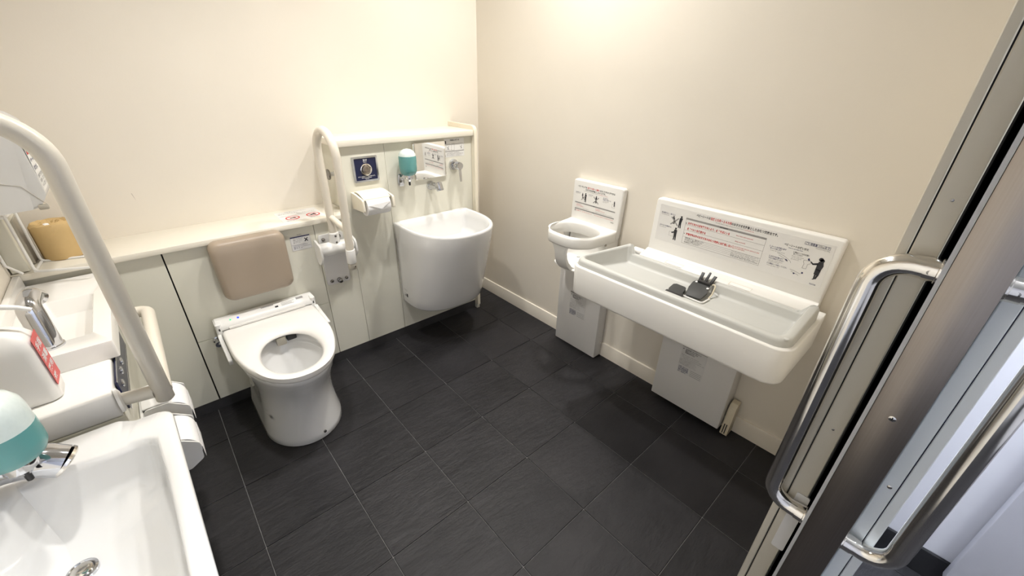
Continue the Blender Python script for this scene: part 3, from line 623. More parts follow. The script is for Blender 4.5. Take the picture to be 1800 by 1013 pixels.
pr.text('inkblack', .711, .9105, .0098, 'ベビーチェアは', .056, .02); pr.text('inkred', .770, .9105, .0098, '生後５カ月〜２歳半', .072, .02); pr.text('inkblack', .845, .9105, .0098, 'のひとりすわりができる', .088, .02)
pr.text('inkblack', .760, .8995, .0098, 'お子さまを対象としたイスです。', .121, .02)
pr.text('inkgrey', .747, .8935, .0045, 'This baby chair is intended for children', .09); pr.text('inkred', .840, .8935, .0045, '5 months to 2.5 years', .055)
pr.text('inkblue', .700, .8805, .0065, '目を離さない', .032); pr.text('inkgrey', .700, .8755, .0042, 'Never leave child', .026)
pr.text('inkblue', .782, .8815, .0065, '立たせない', .027); pr.text('inkgrey', .782, .8765, .0042, 'No standing', .02)
pr.text('inkblue', .869, .8825, .0065, '深く座らせ', .028); pr.text('inkblue', .869, .8755, .0065, '転落に注意する', .046); pr.text('inkgrey', .869, .8690, .0042, 'Seat child deeply', .034); pr.text('inkgrey', .869, .8645, .0042, 'at all times', .022)
def person(u, v, h, lean=0.0, col='inkblack'):
    pr.disc(col, u + lean * h, v + h * .92, h * .075); pr.poly(col, [(u - h * .10, v + h * .42), (u + h * .10, v + h * .42), (u + h * .13 + lean * h, v + h * .80), (u + lean * h, v + h * .86), (u - h * .12 + lean * h, v + h * .80)])
    pr.poly(col, [(u - h * .09, v + h * .44), (u + h * .02, v + h * .44), (u - h * .02, v), (u - h * .10, v)]); pr.poly(col, [(u - h * .0, v + h * .44), (u + h * .10, v + h * .44), (u + h * .12, v), (u + h * .04, v)])
def cross(u, v, s_, wd, col='inkgrey'): pr.line(col, u - s_, v - s_, u + s_, v + s_, wd, .0009); pr.line(col, u - s_, v + s_, u + s_, v - s_, wd, .0009)
pr.cur = 'standing_pictogram'; person(.7635, .8415, .046, 0, 'inkblack'); person(.745, .858, .026, -.05, 'inkblack'); cross(.751, .861, .012, .0035); pr.cur = 'crossed_pictogram'
person(.829, .850, .036); cross(.829, .864, .0155, .004)
pr.cur = 'seated_pictogram'; person(.936, .857, .026, -.03); pr.cur = None; pr.frame('inkgrey', .924, .940, .850, .868, .0008)
pr.rect('inkgrey', .700, .946, .829, .8345); pr.rect('inkgrey', .702, .944, .797, .8025)
pr.text('inkblack', .815, .830, .004, '警告', .01, .02, .0009); pr.text('inkblack', .815, .798, .004, '注意', .01, .02, .0009)
pr.text('inkred', .712, .8205, .0055, '転落するおそれが', .030); pr.text('inkred', .708, .8135, .0055, 'ありますので離れない', .05); pr.text('inkred', .831, .8215, .005, 'Never leave child', .028); pr.text('inkred', .831, .8155, .005, 'unattended in this chair', .058)
pr.text('inkgrey', .708, .8055, .0048, 'お子さまがひとりで座れるか確認する', .085); pr.text('inkgrey', .831, .8065, .0045, 'Make sure the child can sit unaided', .10)
pr.text('inkred', .712, .7885, .0060, '物を載せたり、ぶら下がったりしないこと', .099); pr.text('inkred', .828, .7890, .0052, 'Do not place articles on or hang from the chair', .114)
pr.text('inkblack', .927, .7765, .0062, 'TOTO', .018, .02); pr.rect('inkblack', .703, .7065, .786, .795)
pr.done(bc)
def ped_label(fn, parent, y0, y1, z0, z1):
    W = y1 - y0; H = z1 - z0; pr = Print(fn)
    pr.rect('inkgrey', y0, y1, z1 - .008, z1); pr.text('inkblack', y0 + W * .44, z1 - .0068, .007, '警告', .014, .02, .0009)
    pr.disc('inkblack', y0 + .007, z1 - .018, .004, 3)
    for k in range(3): pr.text('inkblack', y0 + .017, z1 - .020 - k * .0085, .0085, ('必ず目を離さずに使用すること', '転落してけがをします', '対象年齢を守る')[k], W * (.62 - .12 * k), .015)
    for k in range(3): pr.text('inkgrey', y0 + .004 + .006 * k, z1 - .050 - k * .0085, .007, ('Never leave your child unattended', 'in order to prevent falls', 'Read the instructions before use')[k], W * (.70 + .06 * k))
    for k in range(4): pr.text('inkgrey', y0 + .006, z1 - .076 - k * .0075, .0065, ('落下によるけがの原因になります。', '乗ったり体重をかけないでください。', 'ゆるみがないか確認してください。', '異常があれば使用を中止してください')[k], W * (.60 + .05 * (k % 2)))
    pr.rect('inkgrey', y0 + .002, y0 + .003, z1 - .100, z1 - .072)
    for k in range(4): pr.text('inkblue', y0 + .004, z0 + .028 - k * .0085, .0078, ('お問い合わせ先', 'お客様相談室', '受付時間', '品番・製造年月')[k], W * (.40 if k < 3 else .32), .01); pr.rect('inkgrey', y0 + W * .52, y1 - .004, z0 + .030 - k * .0085, z0 + .032 - k * .0085)
    pr.done(parent)
cl = obj('warning_label', MB().box(-.0688, -.068, -.866, -.756, .207, .350), 'stickgrey', bc)
ped_label(lambda u, v, l: (-.0688 - l, -u, v), cl, .756, .866, .207, .350)

# ================================================================== CHANGING TABLE
ct = thing('changing_table', (-.2, -1.42, 0), 'white baby changing table with grey tray and signed back panel', 'changing table')
ol = rpoly([(-1.145, .70), (-1.815, .70), (-1.822, .949), (-1.150, .949)], [.004, .004, .012, .012], 4)
obj('back_panel', MB().prism([(-.003, y, z) for y, z in ol], (-.037, 0, 0), .007, 3), 'chairplastic', ct)
# base shelf with a soft fillet against the panel
sh = [(-.003, .60), (-.003, .722), (-.040, .722), (-.0425, .718), (-.049, .7145), (-.060, .712), (-.098, .705), (-.103, .700), (-.103, .60)]
hs = obj('hinge_shelf', MB().prism([(x, -1.145, z) for x, z in sh], (0, -.670, 0), .002, 1), 'chairplastic', ct, 50)
for (a, b) in ((-1.268, -1.345), (-1.535, -1.615)):
    obj('hinge_cover', MB().prism([(-.1000, b + .002, .7046), (-.080, b + .002, .7083), (-.080, a - .002, .7083), (-.1000, a - .002, .7046)], (0, 0, .0008)), 'chairplastic', hs)
    g_ = MB(); g_.box(-.0790, -.0772, b, a, .705, .7090); g_.prism([(-.1000, a - .001, .7046), (-.0772, a - .001, .7088), (-.0772, a + .001, .7088), (-.1000, a + .001, .7046)], (0, 0, .0006))
    obj('cover_gap', g_, 'yellowed', hs)
obj('hinge_knuckle', MB().cyl((-.060, -1.093, .694), (-.060, -1.144, .694), .019, 18, .003), 'chairplastic', ct)
obj('hinge_knuckle', MB().cyl((-.055, -1.816, .682), (-.055, -1.846, .682), .017, 18, .003), 'chairplastic', ct)
# white tray body
YLF = lambda x, y0: y0 - .306 * (x + .39)      # the left end is cut at a slant
def tbody(d, db, z):
    return z3(rpoly([(-.048, YLF(-.048, -.985) - d), (-.396 + d, -.985 - d), (-.396 + d, -1.846 + d), (-.048, -1.846 + d)], [.006, .045, .055, .006], 7), z)
TB = [tbody(.016, 0, .554), tbody(.008, 0, .555), tbody(.0035, 0, .559), tbody(.002, 0, .566), tbody(0, 0, .685), tbody(.002, 0, .689), tbody(.006, 0, .6905), tbody(.026, 0, .6905), tbody(.030, 0, .650)]
obj('tray_body', MB().loft(TB, True, True), 'chairplastic', ct, 50)
# grey insert: outer step, raised rim, sunken bed
def rear(p):   # extra points along the wall-side edge
    a, b = p[-1], p[0]; return p + [(a[0] + (b[0] - a[0]) * t, a[1] + (b[1] - a[1]) * t) for t in (.01, .02, .03, .04, .055, .08, .2, .4, .6, .8, .92, .945, .96, .97, .98, .99)]
def gout(d, z):
    return z3(rear(rpoly([(-.104, YLF(-.104, -.997) - d), (-.384 + d, -.997 - d), (-.384 + d, -1.834 + d), (-.104, -1.834 + d)], [.006, .038, .048, .006], 7)), z)
def rimz(x, y, z):   # both ends stand higher and rise towards the wall, the wall side is low
    e = max(0.0, min(1.0, (.040 - (YLF(x, -.997) - y)) / .012, 1.0)); e = max(e, max(0.0, min(1.0, (.040 - (y + 1.834)) / .012)))
    low = max(0.0, min(1.0, (x + .170) / .03))
    return z + .022 * e * max(0.0, min(1.0, (x + .37) / .26)) - .014 * low * (1 - e)
def gin(d, z, rise=True):
    p = rear(rpoly([(-.122 - d, YLF(-.122, -1.020) - d), (-.352 + d, -1.020 - d), (-.352 + d, -1.803 + d), (-.122 - d, -1.803 + d)], [.014, .020, .020, .014], 7)); return [(x, y, rimz(x, y, z) if rise else z) for x, y in p]
def grise(d, z): return [(x, y, rimz(x, y, z)) for x, y, _ in gout(d, z)]
GR = [gout(.0, .6906), grise(.002, .706), grise(.005, .7125), grise(.009, .716), gin(-.004, .716), gin(-.001, .7145), gin(.002, .708), gin(.008, .672, False), gin(.014, .664, False), gin(.026, .661, False)]
obj('tray_insert', MB().loft(GR, False, True), 'greyplastic', ct, 50)
for y in (-1.012, -1.816): obj('corner_stud', MB().lathe((-.362, y, .7155), (0, 0, 1), [(0, .008), (.003, .007), (.004, .004)], 14), 'greyplastic', ct)
obj('pedestal', MB().box(-.092, -.003, -1.658, -1.330, .034, .5525, .004, 2), 'pedestal', ct)
tl = obj('warning_label', MB().box(-.0928, -.092, -1.538, -1.426, .221, .364), 'stickgrey', ct)
ped_label(lambda u, v, l: (-.0928 - l, -u, v), tl, 1.426, 1.538, .221, .364)
# sign on the back panel
obj('sign_sheet', MB().box(-.0404, -.040, -1.800, -1.172, .772, .927), 'signsheet', ct)
pr = Print(lambda u, v, l: (-.0404 - l, -u, v))
pr.text('inkblack', 1.331, .9115, .0115, 'ベビーシートは', .056, .02); pr.text('inkred', 1.388, .9115, .0115, '生後１カ月〜２４カ月', .079, .025); pr.text('inkblack', 1.468, .9115, .0115, 'のお子さまを対象としたおむつ交換台です。', .161, .02)
pr.text('inkgrey', 1.409, .9035, .0055, 'This baby sheet is a diaper changing board for children', .105); pr.text('inkred', 1.516, .9035, .0055, '1 to 24 months old.', .035)
pr.rect('inkgrey', 1.292, 1.598, .889, .896); pr.text('inkblack', 1.430, .8905, .0055, '警告 WARNING', .03, .02, .0009)
pr.frame('inkgrey', 1.293, 1.598, .788, .896, .0008)
for v in (.867, .845, .816): pr.rect('inkgrey', 1.296, 1.598, v, v + .0007)
for v in (.8095, .803, .7965): pr.rect('inkgrey', 1.306, 1.598, v, v + .0005)
pr.text('inkred', 1.304, .8715, .0105, 'お子さまから目を離さないよう、必ずそばにいる', .167, .025); pr.text('inkred', 1.305, .8490, .0105, '必ずベルトを使用する', .077, .025); pr.text('inkred', 1.305, .8265, .0105, '対象年齢以外のお子さまのおむつ交換には使用しない', .187, .025)
pr.text('inkred', 1.495, .8755, .0062, 'Never leave child unattended.', .061); pr.text('inkred', 1.496, .8530, .0062, 'Always use the belt.', .038); pr.text('inkred', 1.493, .8325, .0058, 'Do not use this baby sheet for children of other', .096); pr.text('inkred', 1.493, .8265, .0058, 'ages than stated above.', .046)
for k in range(4): pr.text('inkblack', 1.304, .8115 - k * .0062, .0055, ('荷物を置いたり、踏み台にしない', '立たせたり、遊ばせたりしない', 'シートの上で寝返りをさせない', '使用後はシートをたたむ')[k], .080 - .006 * k)
for k in range(5): pr.text('inkgrey' if k < 3 else 'inkblack', 1.494, .8135 - k * .0052, .0048, ('Do not place articles on the sheet', 'or use it as a step stool', 'Do not let child stand', 'Fold up the sheet after use', 'Check for looseness')[k], .098 - .010 * (k % 2))
pr.disc('inkblack', 1.2965, .8735, .003, 3); pr.disc('inkgrey', 1.2975, .830, .002, 8)
pr.text('inkblue', 1.182, .8915, .0075, '目を離さない、離れない', .063); pr.text('inkgrey', 1.182, .8855, .005, 'Never leave your child', .034); pr.text('inkblue', 1.183, .8370, .0075, '必ずベルトを使用する', .053); pr.text('inkgrey', 1.183, .8310, .005, 'Use safety belt', .03)
person(1.270, .845, .052, .04); person(1.243, .856, .034, -.12); cross(1.246, .868, .016, .005)
person(1.259, .789, .055, -.02); pr.poly('inkblack', [(1.252, .826), (1.240, .820), (1.243, .816), (1.256, .820)]); pr.frame('inkgrey', 1.232, 1.252, .803, .822, .0007)
pr.frame('inkblue', 1.713, 1.787, .9085, .9185, .0007); pr.text('inkblue', 1.716, .9105, .0085, 'ご使用質量', .034, .01); pr.text('inkgrey', 1.752, .9105, .0085, '20kg', .018, .01); pr.text('inkblue', 1.771, .9105, .0085, 'まで', .014, .01); pr.text('inkgrey', 1.748, .9025, .0052, 'Maximum load: 20kg', .04)
pr.text('inkblack', 1.656, .8885, .0095, 'ベビーシートの使いかた', .075, .015); pr.text('inkblue', 1.672, .8815, .0055, 'How to use baby sheet', .044)
pr.text('inkblue', 1.614, .8705, .0068, '１ シートを手前に倒す', .054, .01); pr.text('inkblue', 1.618, .8635, .0068, 'ゆっくり倒します', .036, .01); pr.text('inkgrey', 1.620, .8575, .0046, 'Lower the sheet slowly', .047)
pr.text('inkblue', 1.622, .8345, .0068, '２ お子さまを寝かせて', .046, .01); pr.text('inkblue', 1.622, .8275, .0068, 'ベルトを締めてください', .050, .01); pr.text('inkgrey', 1.624, .8215, .0046, 'Lay the child down', .045); pr.text('inkgrey', 1.624, .8165, .0046, 'and fasten the belt', .036)
pr.text('inkblue', 1.622, .8075, .0066, '３ 使用後はシートを起こしてください', .066, .01); pr.text('inkgrey', 1.624, .8015, .0046, 'Fold up after use', .040)
pr.text('inkblack', 1.690, .8705, .0066, '使用後はシートを元の位置に', .049, .01); pr.text('inkblack', 1.692, .8640, .0066, '戻してください', .028, .01)
for k in range(3): pr.text('inkgrey', 1.690, .8575 - k * .0055, .0046, ('Return the sheet', 'to its original', 'position')[k], .036 - .006 * k)
def stroke(col, pts, wd):
    for a, b in zip(pts, pts[1:]): pr.line(col, *a, *b, wd)
stroke('inkgrey', [(1.644, .855), (1.662, .852), (1.678, .845), (1.690, .838), (1.694, .832)], .0010); stroke('inkgrey', [(1.650, .849), (1.668, .843), (1.684, .833)], .0010); pr.poly('inkblue', [(1.676, .842), (1.683, .837), (1.679, .834), (1.672, .839)])
stroke('inkgrey', [(1.697, .810), (1.714, .808), (1.730, .804), (1.739, .807)], .0010); stroke('inkgrey', [(1.702, .804), (1.718, .800), (1.728, .796)], .0010); pr.disc('inkblue', 1.736, .809, .003); pr.disc('inkblue', 1.713, .799, .0028)
stroke('inkgrey', [(1.728, .855), (1.748, .857), (1.750, .848), (1.742, .843), (1.742, .826), (1.730, .826), (1.732, .842), (1.728, .848), (1.728, .855)], .0010); pr.poly('inkblue', [(1.737, .862), (1.741, .866), (1.745, .858), (1.741, .856)])
# woman silhouette in profile
pr.disc('inkblack', 1.7745, .871, .0068); pr.disc('inkblack', 1.7785, .868, .0065)
pr.poly('inkblack', [(1.770, .863), (1.783, .865), (1.787, .850), (1.783, .832), (1.768, .834), (1.768, .850)])
pr.poly('inkblack', [(1.770, .858), (1.756, .852), (1.749, .857), (1.747, .854), (1.756, .846), (1.770, .850)])
pr.poly('inkblack', [(1.768, .836), (1.784, .834), (1.783, .815), (1.768, .816)])
pr.poly('inkblack', [(1.770, .817), (1.776, .817), (1.774, .797), (1.767, .797), (1.771, .800)]); pr.poly('inkblack', [(1.777, .817), (1.783, .816), (1.779, .800), (1.774, .800)])
pr.text('inkblue', 1.766, .7775, .0068, 'TOTO', .019, .02)
pr.done(ct)
# belt and buckle lying in the tray
ZB = .6612
bl = thing('safety_belt', (-.21, -1.44, ZB), 'black safety belt with open buckle lying in the grey tray', 'belt')
fb = MB()
fol = rpoly([(-.272, -1.384), (-.250, -1.384), (-.246, -1.376), (-.200, -1.370), (-.188, -1.378), (-.190, -1.416), (-.200, -1.424), (-.246, -1.430), (-.250, -1.440), (-.272, -1.440)], .004, 2)
obj('buckle_socket', fb.prism(z3(fol, ZB + .001), (0, 0, .014), .003, 2), 'blackfab', bl)
obj('socket_bar', MB().box(-.281, -.262, -1.446, -1.378, ZB, ZB + .016, .003, 2), 'black', bl)
pad = rpoly([(-.238, -1.441), (-.233, -1.500), (-.190, -1.502), (-.140, -1.484), (-.137, -1.440), (-.150, -1.425), (-.19, -1.428)], .008, 3)
obj('strap_pad', MB().prism([(x, y, ZB + .003 + (x + .24) * .26) for x, y in pad], (0, 0, .006), .002, 1), 'blackfab', bl)
for x, y in ((-.150, -1.437), (-.166, -1.490)): obj('rivet', MB().lathe((x, y, ZB + .0085 + (x + .24) * .26), (-.25, 0, 1), [(0, .005), (.002, .0048), (.003, .003)], 14), 'inkwhite', bl)
obj('plug_base', MB().box(-.152, -.136, -1.488, -1.440, ZB + .024, ZB + .042, .003, 2), 'black', bl)
for dy, l_ in ((-.021, .026), (0, .032), (.021, .026)):
    yy = -1.464 + dy; o_ = [(-.138, yy - .006), (-.138, yy + .006), (-.138 + l_, yy + (.004 if dy == 0 else .009 if dy > 0 else .003)), (-.138 + l_, yy - (.004 if dy == 0 else .009 if dy < 0 else .003))]
    obj('plug_prong', MB().prism([(x, y, ZB + .030 + (x + .138) * 1.0) for x, y in o_], (0, 0, .009), .002, 1), 'black', bl)
obj('strap', MB().tube(fillet([(-.243, -1.432, ZB + .003), (-.246, -1.512, ZB + .003), (-.196, -1.516, ZB + .004)], .010, 4), .0035, 8), 'stick', bl)
obj('strap_loop', MB().tube(fillet([(-.196, -1.512, ZB + .004), (-.170, -1.512, ZB + .012), (-.145, -1.510, ZB + .046), (-.138, -1.494, ZB + .036)], .012, 4), .0028, 8), 'yellowed', bl)

# small vented plastic box at the foot of the pedestal
vb = thing('vented_box', (-.04, -1.665, 0), 'small yellowed plastic box with slots beside the changing table pedestal', 'wall box')
ol = [(-.010, .004), (-.010, .170), (-.040, .168), (-.056, .150), (-.072, .010), (-.066, .004)]
obj('case', MB().prism([(x, -1.664, z) for x, z in rpoly(ol, [.002, .004, .01, .02, .004, .004], 3)], (0, -.030, 0), .0035, 2), 'yellowed', vb)
obj('front_cover', MB().prism([(-.0575, -1.668, .145), (-.0575, -1.690, .145), (-.0745, -1.690, .012), (-.0745, -1.668, .012)], (.003, 0, .0005), .001, 1), 'yellowed', vb)
for yy in (-1.674, -1.683): obj('vent_slot', MB().prism([(-.0690, yy - .002, .065), (-.0690, yy + .002, .065), (-.0752, yy + .002, .018), (-.0752, yy - .002, .018)], (.004, 0, 0)), 'black', vb)

# ================================================================== LEFT SIDE: WASHING UNITS
def unit_slab(mb, xo, y0, y1, zt, th, ix0, ix1, iy0, iy1, depth, r_in):
    o2 = rrect(XL + .003, xo, y0, y1, .006, 5); i2 = rrect(ix0, ix1, iy0, iy1, r_in, 5); cx, cy = (ix0 + ix1) / 2, (iy0 + iy1) / 2
    R = [z3(o2, zt - th), z3(o2, zt - .003), z3(scale2(o2, (XL + xo) / 2, (y0 + y1) / 2, .992, .996), zt), z3(scale2(i2, cx, cy, 1.06, 1.03), zt), z3(i2, zt - .004), z3(scale2(i2, cx, cy, .86, .92), zt - depth * .7), z3(scale2(i2, cx, cy, .62, .78), zt - depth), z3(scale2(i2, cx, cy, .2, .2), zt - depth - .003)]
    return mb.loft(R)
su = thing('hand_wash_unit', (-1.96, -.38, 0), 'cream hand wash cabinet with shallow square sink next to the low ledge', 'sink unit')
obj('sink_top', unit_slab(MB(), -1.838, -.664, -.098, .760, .050, -1.992, -1.880, -.585, -.285, .075, .012), 'seat', su, 40)
obj('backsplash', MB().box(XL + .003, XL + .020, -.664, -.098, .760, .800, .003, 2), 'seat', su)
obj('cabinet', MB().box(XL + .003, -1.856, -.640, -.076, 0.06, .7099, .002, 1), 'panel', su)
obj('kick_plate', MB().box(XL + .003, -1.870, -.64, -.076, 0, .06), 'plinth', su)
cp = obj('control_panel', MB().box(-1.8559, -1.851, -.780, -.40, .615, .700, .002, 1), 'navy', su)
for y, z in ((-.72, .66), (-.66, .665), (-.60, .66)): obj('control_button', MB().lathe((-1.851, y, z), (1, 0, 0), [(0, .011), (.003, .010), (.004, .006)], 16), 'chrome', cp)
obj('control_frame', MB().box(-1.8509, -1.8495, -.780, -.40, .700, .704).box(-1.8509, -1.8495, -.780, -.40, .611, .615), 'chrome', cp)
fa = thing('sensor_faucet', (-1.955, -.600, .760), 'curved chrome faucet on the shallow square sink top', 'faucet')
fpts = fillet([(-1.955, -.600, .762), (-1.957, -.590, .872), (-1.950, -.548, .884), (-1.944, -.530, .868)], [.022, .014], 7)
n_ = len(fpts); obj('body', MB().tube(fpts, [.0245 - .0045 * min(1, k / (n_ * .9)) for k in range(n_)], 22), 'chrome', fa, 60)
obj('base_ring', MB().lathe((-1.955, -.600, .760), (0, 0, 1), [(0, .0275), (.004, .027), (.006, .024)], 24), 'chrome', fa)
obj('outlet', MB().lathe(fpts[-1], (.2, .5, -.8), [(-.004, .0195), (.002, .0195), (.003, .014)], 18), 'steel', fa)

wb = thing('washbasin', (-1.91, -1.2, .45), 'large white washbasin with side deck at the left edge', 'basin')
dk = MB()
obj('side_deck', dk.box(XL + .003, -1.858, -.842, -.6405, .640, .7095, .006, 3), 'seat', wb)
obj('deck_cabinet', MB().box(XL + .003, -1.857, -.842, -.6405, .06, .6399, .002, 1), 'panel', wb)
def wo(d, z): return z3(rpoly([(XL + .003, -.885 - d * .3), (-1.865, -.885 - d * .3), (-1.835, -.905 - d), (-1.767 - d, -.905 - d), (-1.749 - d, -1.560 + d), (XL + .003, -1.560 + d)], [.0, .02, .02, .030, .05, 0], 6), z)
def wi(k, z, ox=0, oy=0): 
    p = [(x, y) for x, y, _ in wo(0, 0)]; i2 = []
    c = (-1.915, -1.245); ip = rpoly([(-2.045, -.985), (-1.797, -.985), (-1.785, -1.515), (-2.045, -1.515)], [.05, .045, .06, .05], 8)
    out = []
    for x, y in p:
        a = math.atan2(y - c[1], x - c[0]); best = min(ip_dense(ip), key=lambda q: abs(math.atan2(math.sin(math.atan2(q[1] - c[1], q[0] - c[0]) - a), math.cos(math.atan2(q[1] - c[1], q[0] - c[0]) - a))))
        out.append(best)
    return z3(scale2(out, c[0] + ox, c[1] + oy, k, k), z)
_ipd = {}
def ip_dense(ip):
    k = len(ip)
    if k not in _ipd:
        d = []
        for a, b in zip(ip, ip[1:] + ip[:1]):
            for t in range(12): d.append((a[0] + (b[0] - a[0]) * t / 12, a[1] + (b[1] - a[1]) * t / 12))
        _ipd[k] = d
    return _ipd[k]
def densify(r):
    out = []
    for a, b in zip(r, r[1:] + r[:1]):
        a, b = Vector(a), Vector(b); out.append(a); out.append(a.lerp(b, .34)); out.append(a.lerp(b, .67))
    return out
_wo = wo
def wo(d, z): return [tuple(v) for v in densify(_wo(d, z))]
WR = [wo(.085, .47), wo(.045, .48), wo(.022, .51), wo(.012, .56), wo(.006, .62), wo(0, .650), wo(.001, .657), wo(.005, .6605), wi(1.035, .6605), wi(1.0, .656), wi(.98, .640), wi(.93, .585), wi(.87, .555), wi(.70, .540, -.01, .02), wi(.18, .532, -.05, .09)]
obj('bowl', MB().loft(WR), 'ceramic', wb, 60)
dm = obj('drain_ring', MB().lathe((-1.962, -1.148, .5335), (0, 0, 1), [(0, .024), (.005, .024), (.007, .020), (.004, .017)], 26), 'chrome', wb)
obj('drain_plug', MB().lathe((-1.962, -1.148, .536), (0, 0, 1), [(0, .016), (.005, .016), (.007, .010)], 22), 'steel', wb)
f2 = thing('wall_spout', (-2.0, -.985, .71), 'chrome sensor spout over the large washbasin behind the soap bottle', 'faucet')
fp2 = [(XL, -.985, .712), (-2.02, -.988, .718), (-1.985, -.994, .716), (-1.958, -1.000, .706), (-1.938, -1.005, .692)]
obj('body', MB().tube(fp2, [.031, .031, .032, .032, .031], 26), 'chrome', f2, 60)
obj('outlet', MB().lathe((-1.938, -1.005, .692), (.66, -.15, -.74), [(-.002, .0312), (.003, .031), (.006, .028), (.007, .012)], 26), 'steel', f2)
def arm_big(t):
    obj('wall_plate', MB().prism([(XL, y, z) for y, z in rrect(-1.075, -1.035, .705, .790, .010, 4)], (.016, 0, 0), .004, 2), 'chrome', t)
    obj('arm', MB().tube([(XL + .014, -1.055, .750), (-2.00, -1.055, .756), (-1.975, -1.055, .757)], .012, 12), 'chrome', t)
soap('soap_dispenser', 'large teal soap bottle with chrome bracket over the big washbasin', (-1.972, -1.055, .765), arm_big, 'teal soap dispensers', 1.16, .50)

# white pump bottle with red label
pb = thing('pump_bottle', (-1.998, -.752, .7095), 'milky white pump bottle with red label standing on the side deck', 'bottle')
def brr(w_, h_, z): return z3(rrect(-1.996 - w_, -1.996 + w_, -.752 - h_, -.752 + h_, .020, 5), z)
obj('bottle', MB().loft([brr(.050, .036, .7096), brr(.055, .041, .714), brr(.0565, .0425, .735), brr(.0565, .0425, .845), brr(.055, .041, .865), brr(.046, .033, .882), brr(.030, .024, .892), brr(.0205, .0205, .896), brr(.0203, .0203, .912)]), 'hdpe', pb, 45)
obj('pump_collar', MB().lathe((-1.996, -.752, .9121), (0, 0, 1), [(0, .020), (.016, .019), (.020, .012), (.03, .007), (.045, .007)], 18), 'whiteplastic', pb)
obj('pump_nozzle', MB().tube([(-2.006, -.748, .955), (-1.985, -.752, .953), (-1.96, -.755, .946), (-1.935, -.757, .937), (-1.918, -.758, .926)], [.008, .007, .006, .005, .0045], 12), 'whiteplastic', pb)
lb = obj('label', MB().prism([(-1.9389, y, z) for y, z in rrect(-.785, -.722, .745, .868, .003, 2)], (.0006, 0, 0)), 'redlabel', pb)
pr = Print(lambda u, v, l: (-1.9383 + l, u, v))
pr.text('inkwhite', -.780, .835, .022, '手指', .050, .02); pr.text('inkwhite', -.780, .806, .022, '消毒', .050, .02); pr.text('inkwhite', -.782, .780, .017, '薬用', .05, .02); pr.text('inkwhite', -.782, .757, .016, '液', .03, .02); pr.done(lb)

# L-shaped grab bar
lb_ = thing('l_shaped_grab_bar', (-1.79, -.6, .64), 'thick ivory L-shaped grab bar rising at the left edge', 'grab rail')
bar_pts = fillet([(-1.8551, -.318, .672), (-1.772, -.318, .672), (-1.772, -.84, .672)], .030, 7)
obj('horizontal_bar', MB().tube(bar_pts, .0185, 18), 'rail', lb_, 60)
vt = fillet([(-1.774, -.846, .652), (-1.772, -.846, 1.315), (XL, -.846, 1.335)], .095, 12)
obj('vertical_bar', MB().tube([(-1.774, -.846, .647), (-1.774, -.846, .6505)] + vt, [.014, .018] + [.0192] * len(vt), 22), 'railgrey', lb_, 60)
obj('standoff', MB().tube([(-1.8545, -.834, .682), (-1.79, -.842, .678)], .0165, 16), 'railgrey', lb_)
obj('flange', MB().lathe((-1.8569, -.834, .682), (1, .1, 0), [(0, .031), (.006, .030), (.010, .022)], 24), 'whiteplastic', lb_)
obj('flange', MB().lathe((XL, -.846, 1.335), (1, 0, 0), [(0, .036), (.006, .035), (.012, .024)], 24), 'whiteplastic', lb_)

# double roll holder under the bar
dh = thing('double_paper_holder', (-1.83, -.72, .40), 'white double paper holder below the horizontal grab bar', 'paper holder')
obj('back_plate', MB().box(-1.8558, -1.848, -.885, -.555, .40, .53, .003, 2), 'whiteplastic', dh)
for y, k in ((-.628, 0), (-.812, 1)):
    pfl = [(-1.848, .533), (-1.848, .538), (-1.810, .539), (-1.788, .534), (-1.788, .5315), (-1.810, .5345)]
    obj('cover_flap', MB().prism([(x, y - .060, z) for x, z in pfl], (0, .120, 0), .001, 1), 'whiteplastic', dh)
    for s_ in (-1, 1): obj('roll_arm', MB().prism([(x, y + s_ * .0640 - .002, z) for x, z in rpoly([(-1.848, .425), (-1.848, .535), (-1.79, .534), (-1.748, .50), (-1.752, .445), (-1.785, .425)], .012, 3)], (0, .004, 0)), 'whiteplastic', dh)
    def tl_(mb, y=y): return mb.prism([(-1.7475, y - .057, .478), (-1.7475, y + .057, .478), (-1.7480, y + .057, .435), (-1.7480, y - .057, .440)], (.0008, 0, 0))
    roll('toilet_paper_roll', (-1.799, y, .478), (0, 1, 0), .114, .0510, 'white toilet roll in the double holder, ' + ('nearer the panelled wall' if k == 0 else 'nearer the washbasin'), tl_, 'rolls in the double holder')

# wire rack with wrapped spare roll, paper towel dispenser above
rk = thing('wire_rack', (-1.96, -.08, .80), 'white wire rack for spare rolls on the corner ledge', 'rack')
W_ = .0042
obj('front_frame', MB().tube(fillet([(-2.003, -.100, 1.06), (-2.003, -.100, .8035), (-1.872, -.165, .8035)], .012, 5), W_, 8), 'whiteplastic', rk)
obj('rear_frame', MB().tube(fillet([(-1.995, .000, 1.06), (-1.995, .000, .8035), (-1.872, -.040, .8035)], .012, 5), W_, 8), 'whiteplastic', rk)
obj('side_wire', MB().tube([(-2.003, -.100, .8035), (-1.995, .0, .8035)], W_, 8), 'whiteplastic', rk)
obj('wall_wire', MB().tube([(XL + .005, -.108, 1.06), (XL + .005, -.108, .84), (-2.030, -.104, .8045)], W_, 8), 'whiteplastic', rk)
obj('top_wire', MB().tube([(XL + .004, -.105, .985), (-2.003, -.100, .985), (-1.996, 0, .985)], W_ * 1.3, 8), 'whiteplastic', rk)
obj('back_board', MB().box(XL + .004, -2.014, -.085, .11, .803, .985, .002, 1), 'panel', rk)
obj('board_gap_shade', MB().box(-2.0138, -2.008, -.01, .11, .803, .95), 'capgrey', rk)  # dark strip stands in for the shade between board and roll
wr_ = thing('wrapped_paper_roll', (-1.935, .03, .80), 'spare roll wrapped in tan paper standing in the wire rack', 'paper roll')
rr_ = MB(); rings = []
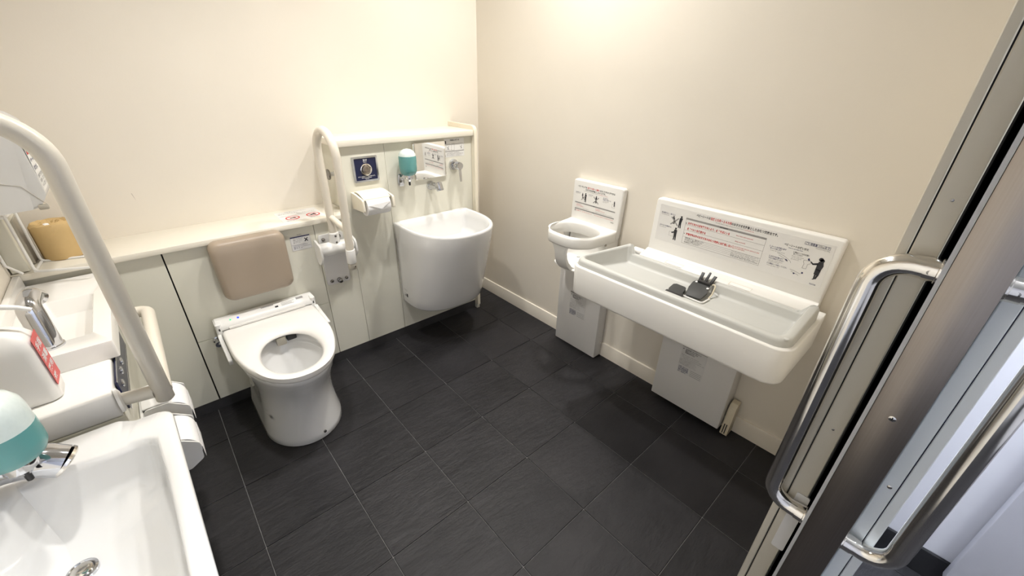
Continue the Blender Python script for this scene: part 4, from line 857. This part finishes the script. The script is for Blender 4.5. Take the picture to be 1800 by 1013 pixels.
rc = random.Random(9)
for h, r_ in ((.0, .052), (.002, .0555), (.01, .057), (.05, .0568), (.10, .057), (.114, .0565), (.120, .054), (.1235, .046), (.118, .034), (.122, .024), (.112, .012), (.116, .005)):
    j = .0 if h < .1 or r_ > .055 else .0028
    rings.append([(-1.935 + (r_ + rc.uniform(-j, j)) * math.cos(a), .03 + (r_ + rc.uniform(-j, j)) * math.sin(a), .801 + h + rc.uniform(-j, j) * 1.2) for a in [2 * PI * k / 30 for k in range(30)]])
obj('wrapper', rr_.loft(rings), 'wrap', wr_, 25)
obj('tucked_tissue', MB().lathe((-1.945, .012, .918), (.1, -.2, 1), [(0, .010), (.004, .008), (.007, .002)], 7), 'paper', wr_, 0)
obj('wrapper_flap', MB().prism([(-1.8795, .022, .815), (-1.8775, -.008, .815), (-1.8765, -.004, .880), (-1.8785, .024, .875)], (.0012, -.0006, 0)), 'wrap', wr_)

pt = thing('towel_dispenser', (-1.95, -.28, 1.04), 'grey-white paper towel dispenser on the left wall above the rack', 'dispenser')
ol = rpoly([(XL, 1.040), (-1.885, 1.052), (-1.862, 1.085), (-1.866, 1.262), (-1.890, 1.285), (XL, 1.285)], [0, .03, .03, .02, .02, 0], 5)
obj('body', MB().prism([(x, -.36, z) for x, z in ol], (0, .20, 0), .007, 3), 'disp', pt, 45)
obj('seam', MB().tube([(-1.868 - .001, -.3605, 1.062), (-1.90, -.3605, 1.115), (-1.935, -.3605, 1.125), (XL, -.3605, 1.155)], .0008, 6), 'capgrey', pt)
obj('latch', MB().box(-1.888, -1.868, -.3625, -.352, 1.048, 1.062, .003, 2), 'capgrey', pt)
lb2 = obj('label', MB().prism([(-1.8628, y, z) for y, z in ((-.345, 1.095), (-.185, 1.095), (-.185, 1.255), (-.345, 1.255))], (.0008, 0, 0)), 'stick', pt)
pr = Print(lambda u, v, l: (-1.862 + l, u, v))
pr.rect('inkred', -.342, -.20, 1.215, 1.248); pr.rect('inkred', -.342, -.25, 1.188, 1.198)
pr.text('inkblue', -.342, 1.168, .014, 'ペーパー', .08, .02); pr.text('inkblue', -.342, 1.148, .014, 'タオル', .06, .02)
for k in range(3): pr.text('inkblack', -.340, 1.128 - k * .012, .010, ('両手で引き出して', 'お使いください', 'トイレに流さない')[k], .11 - .015 * k)
pr.done(lb2)
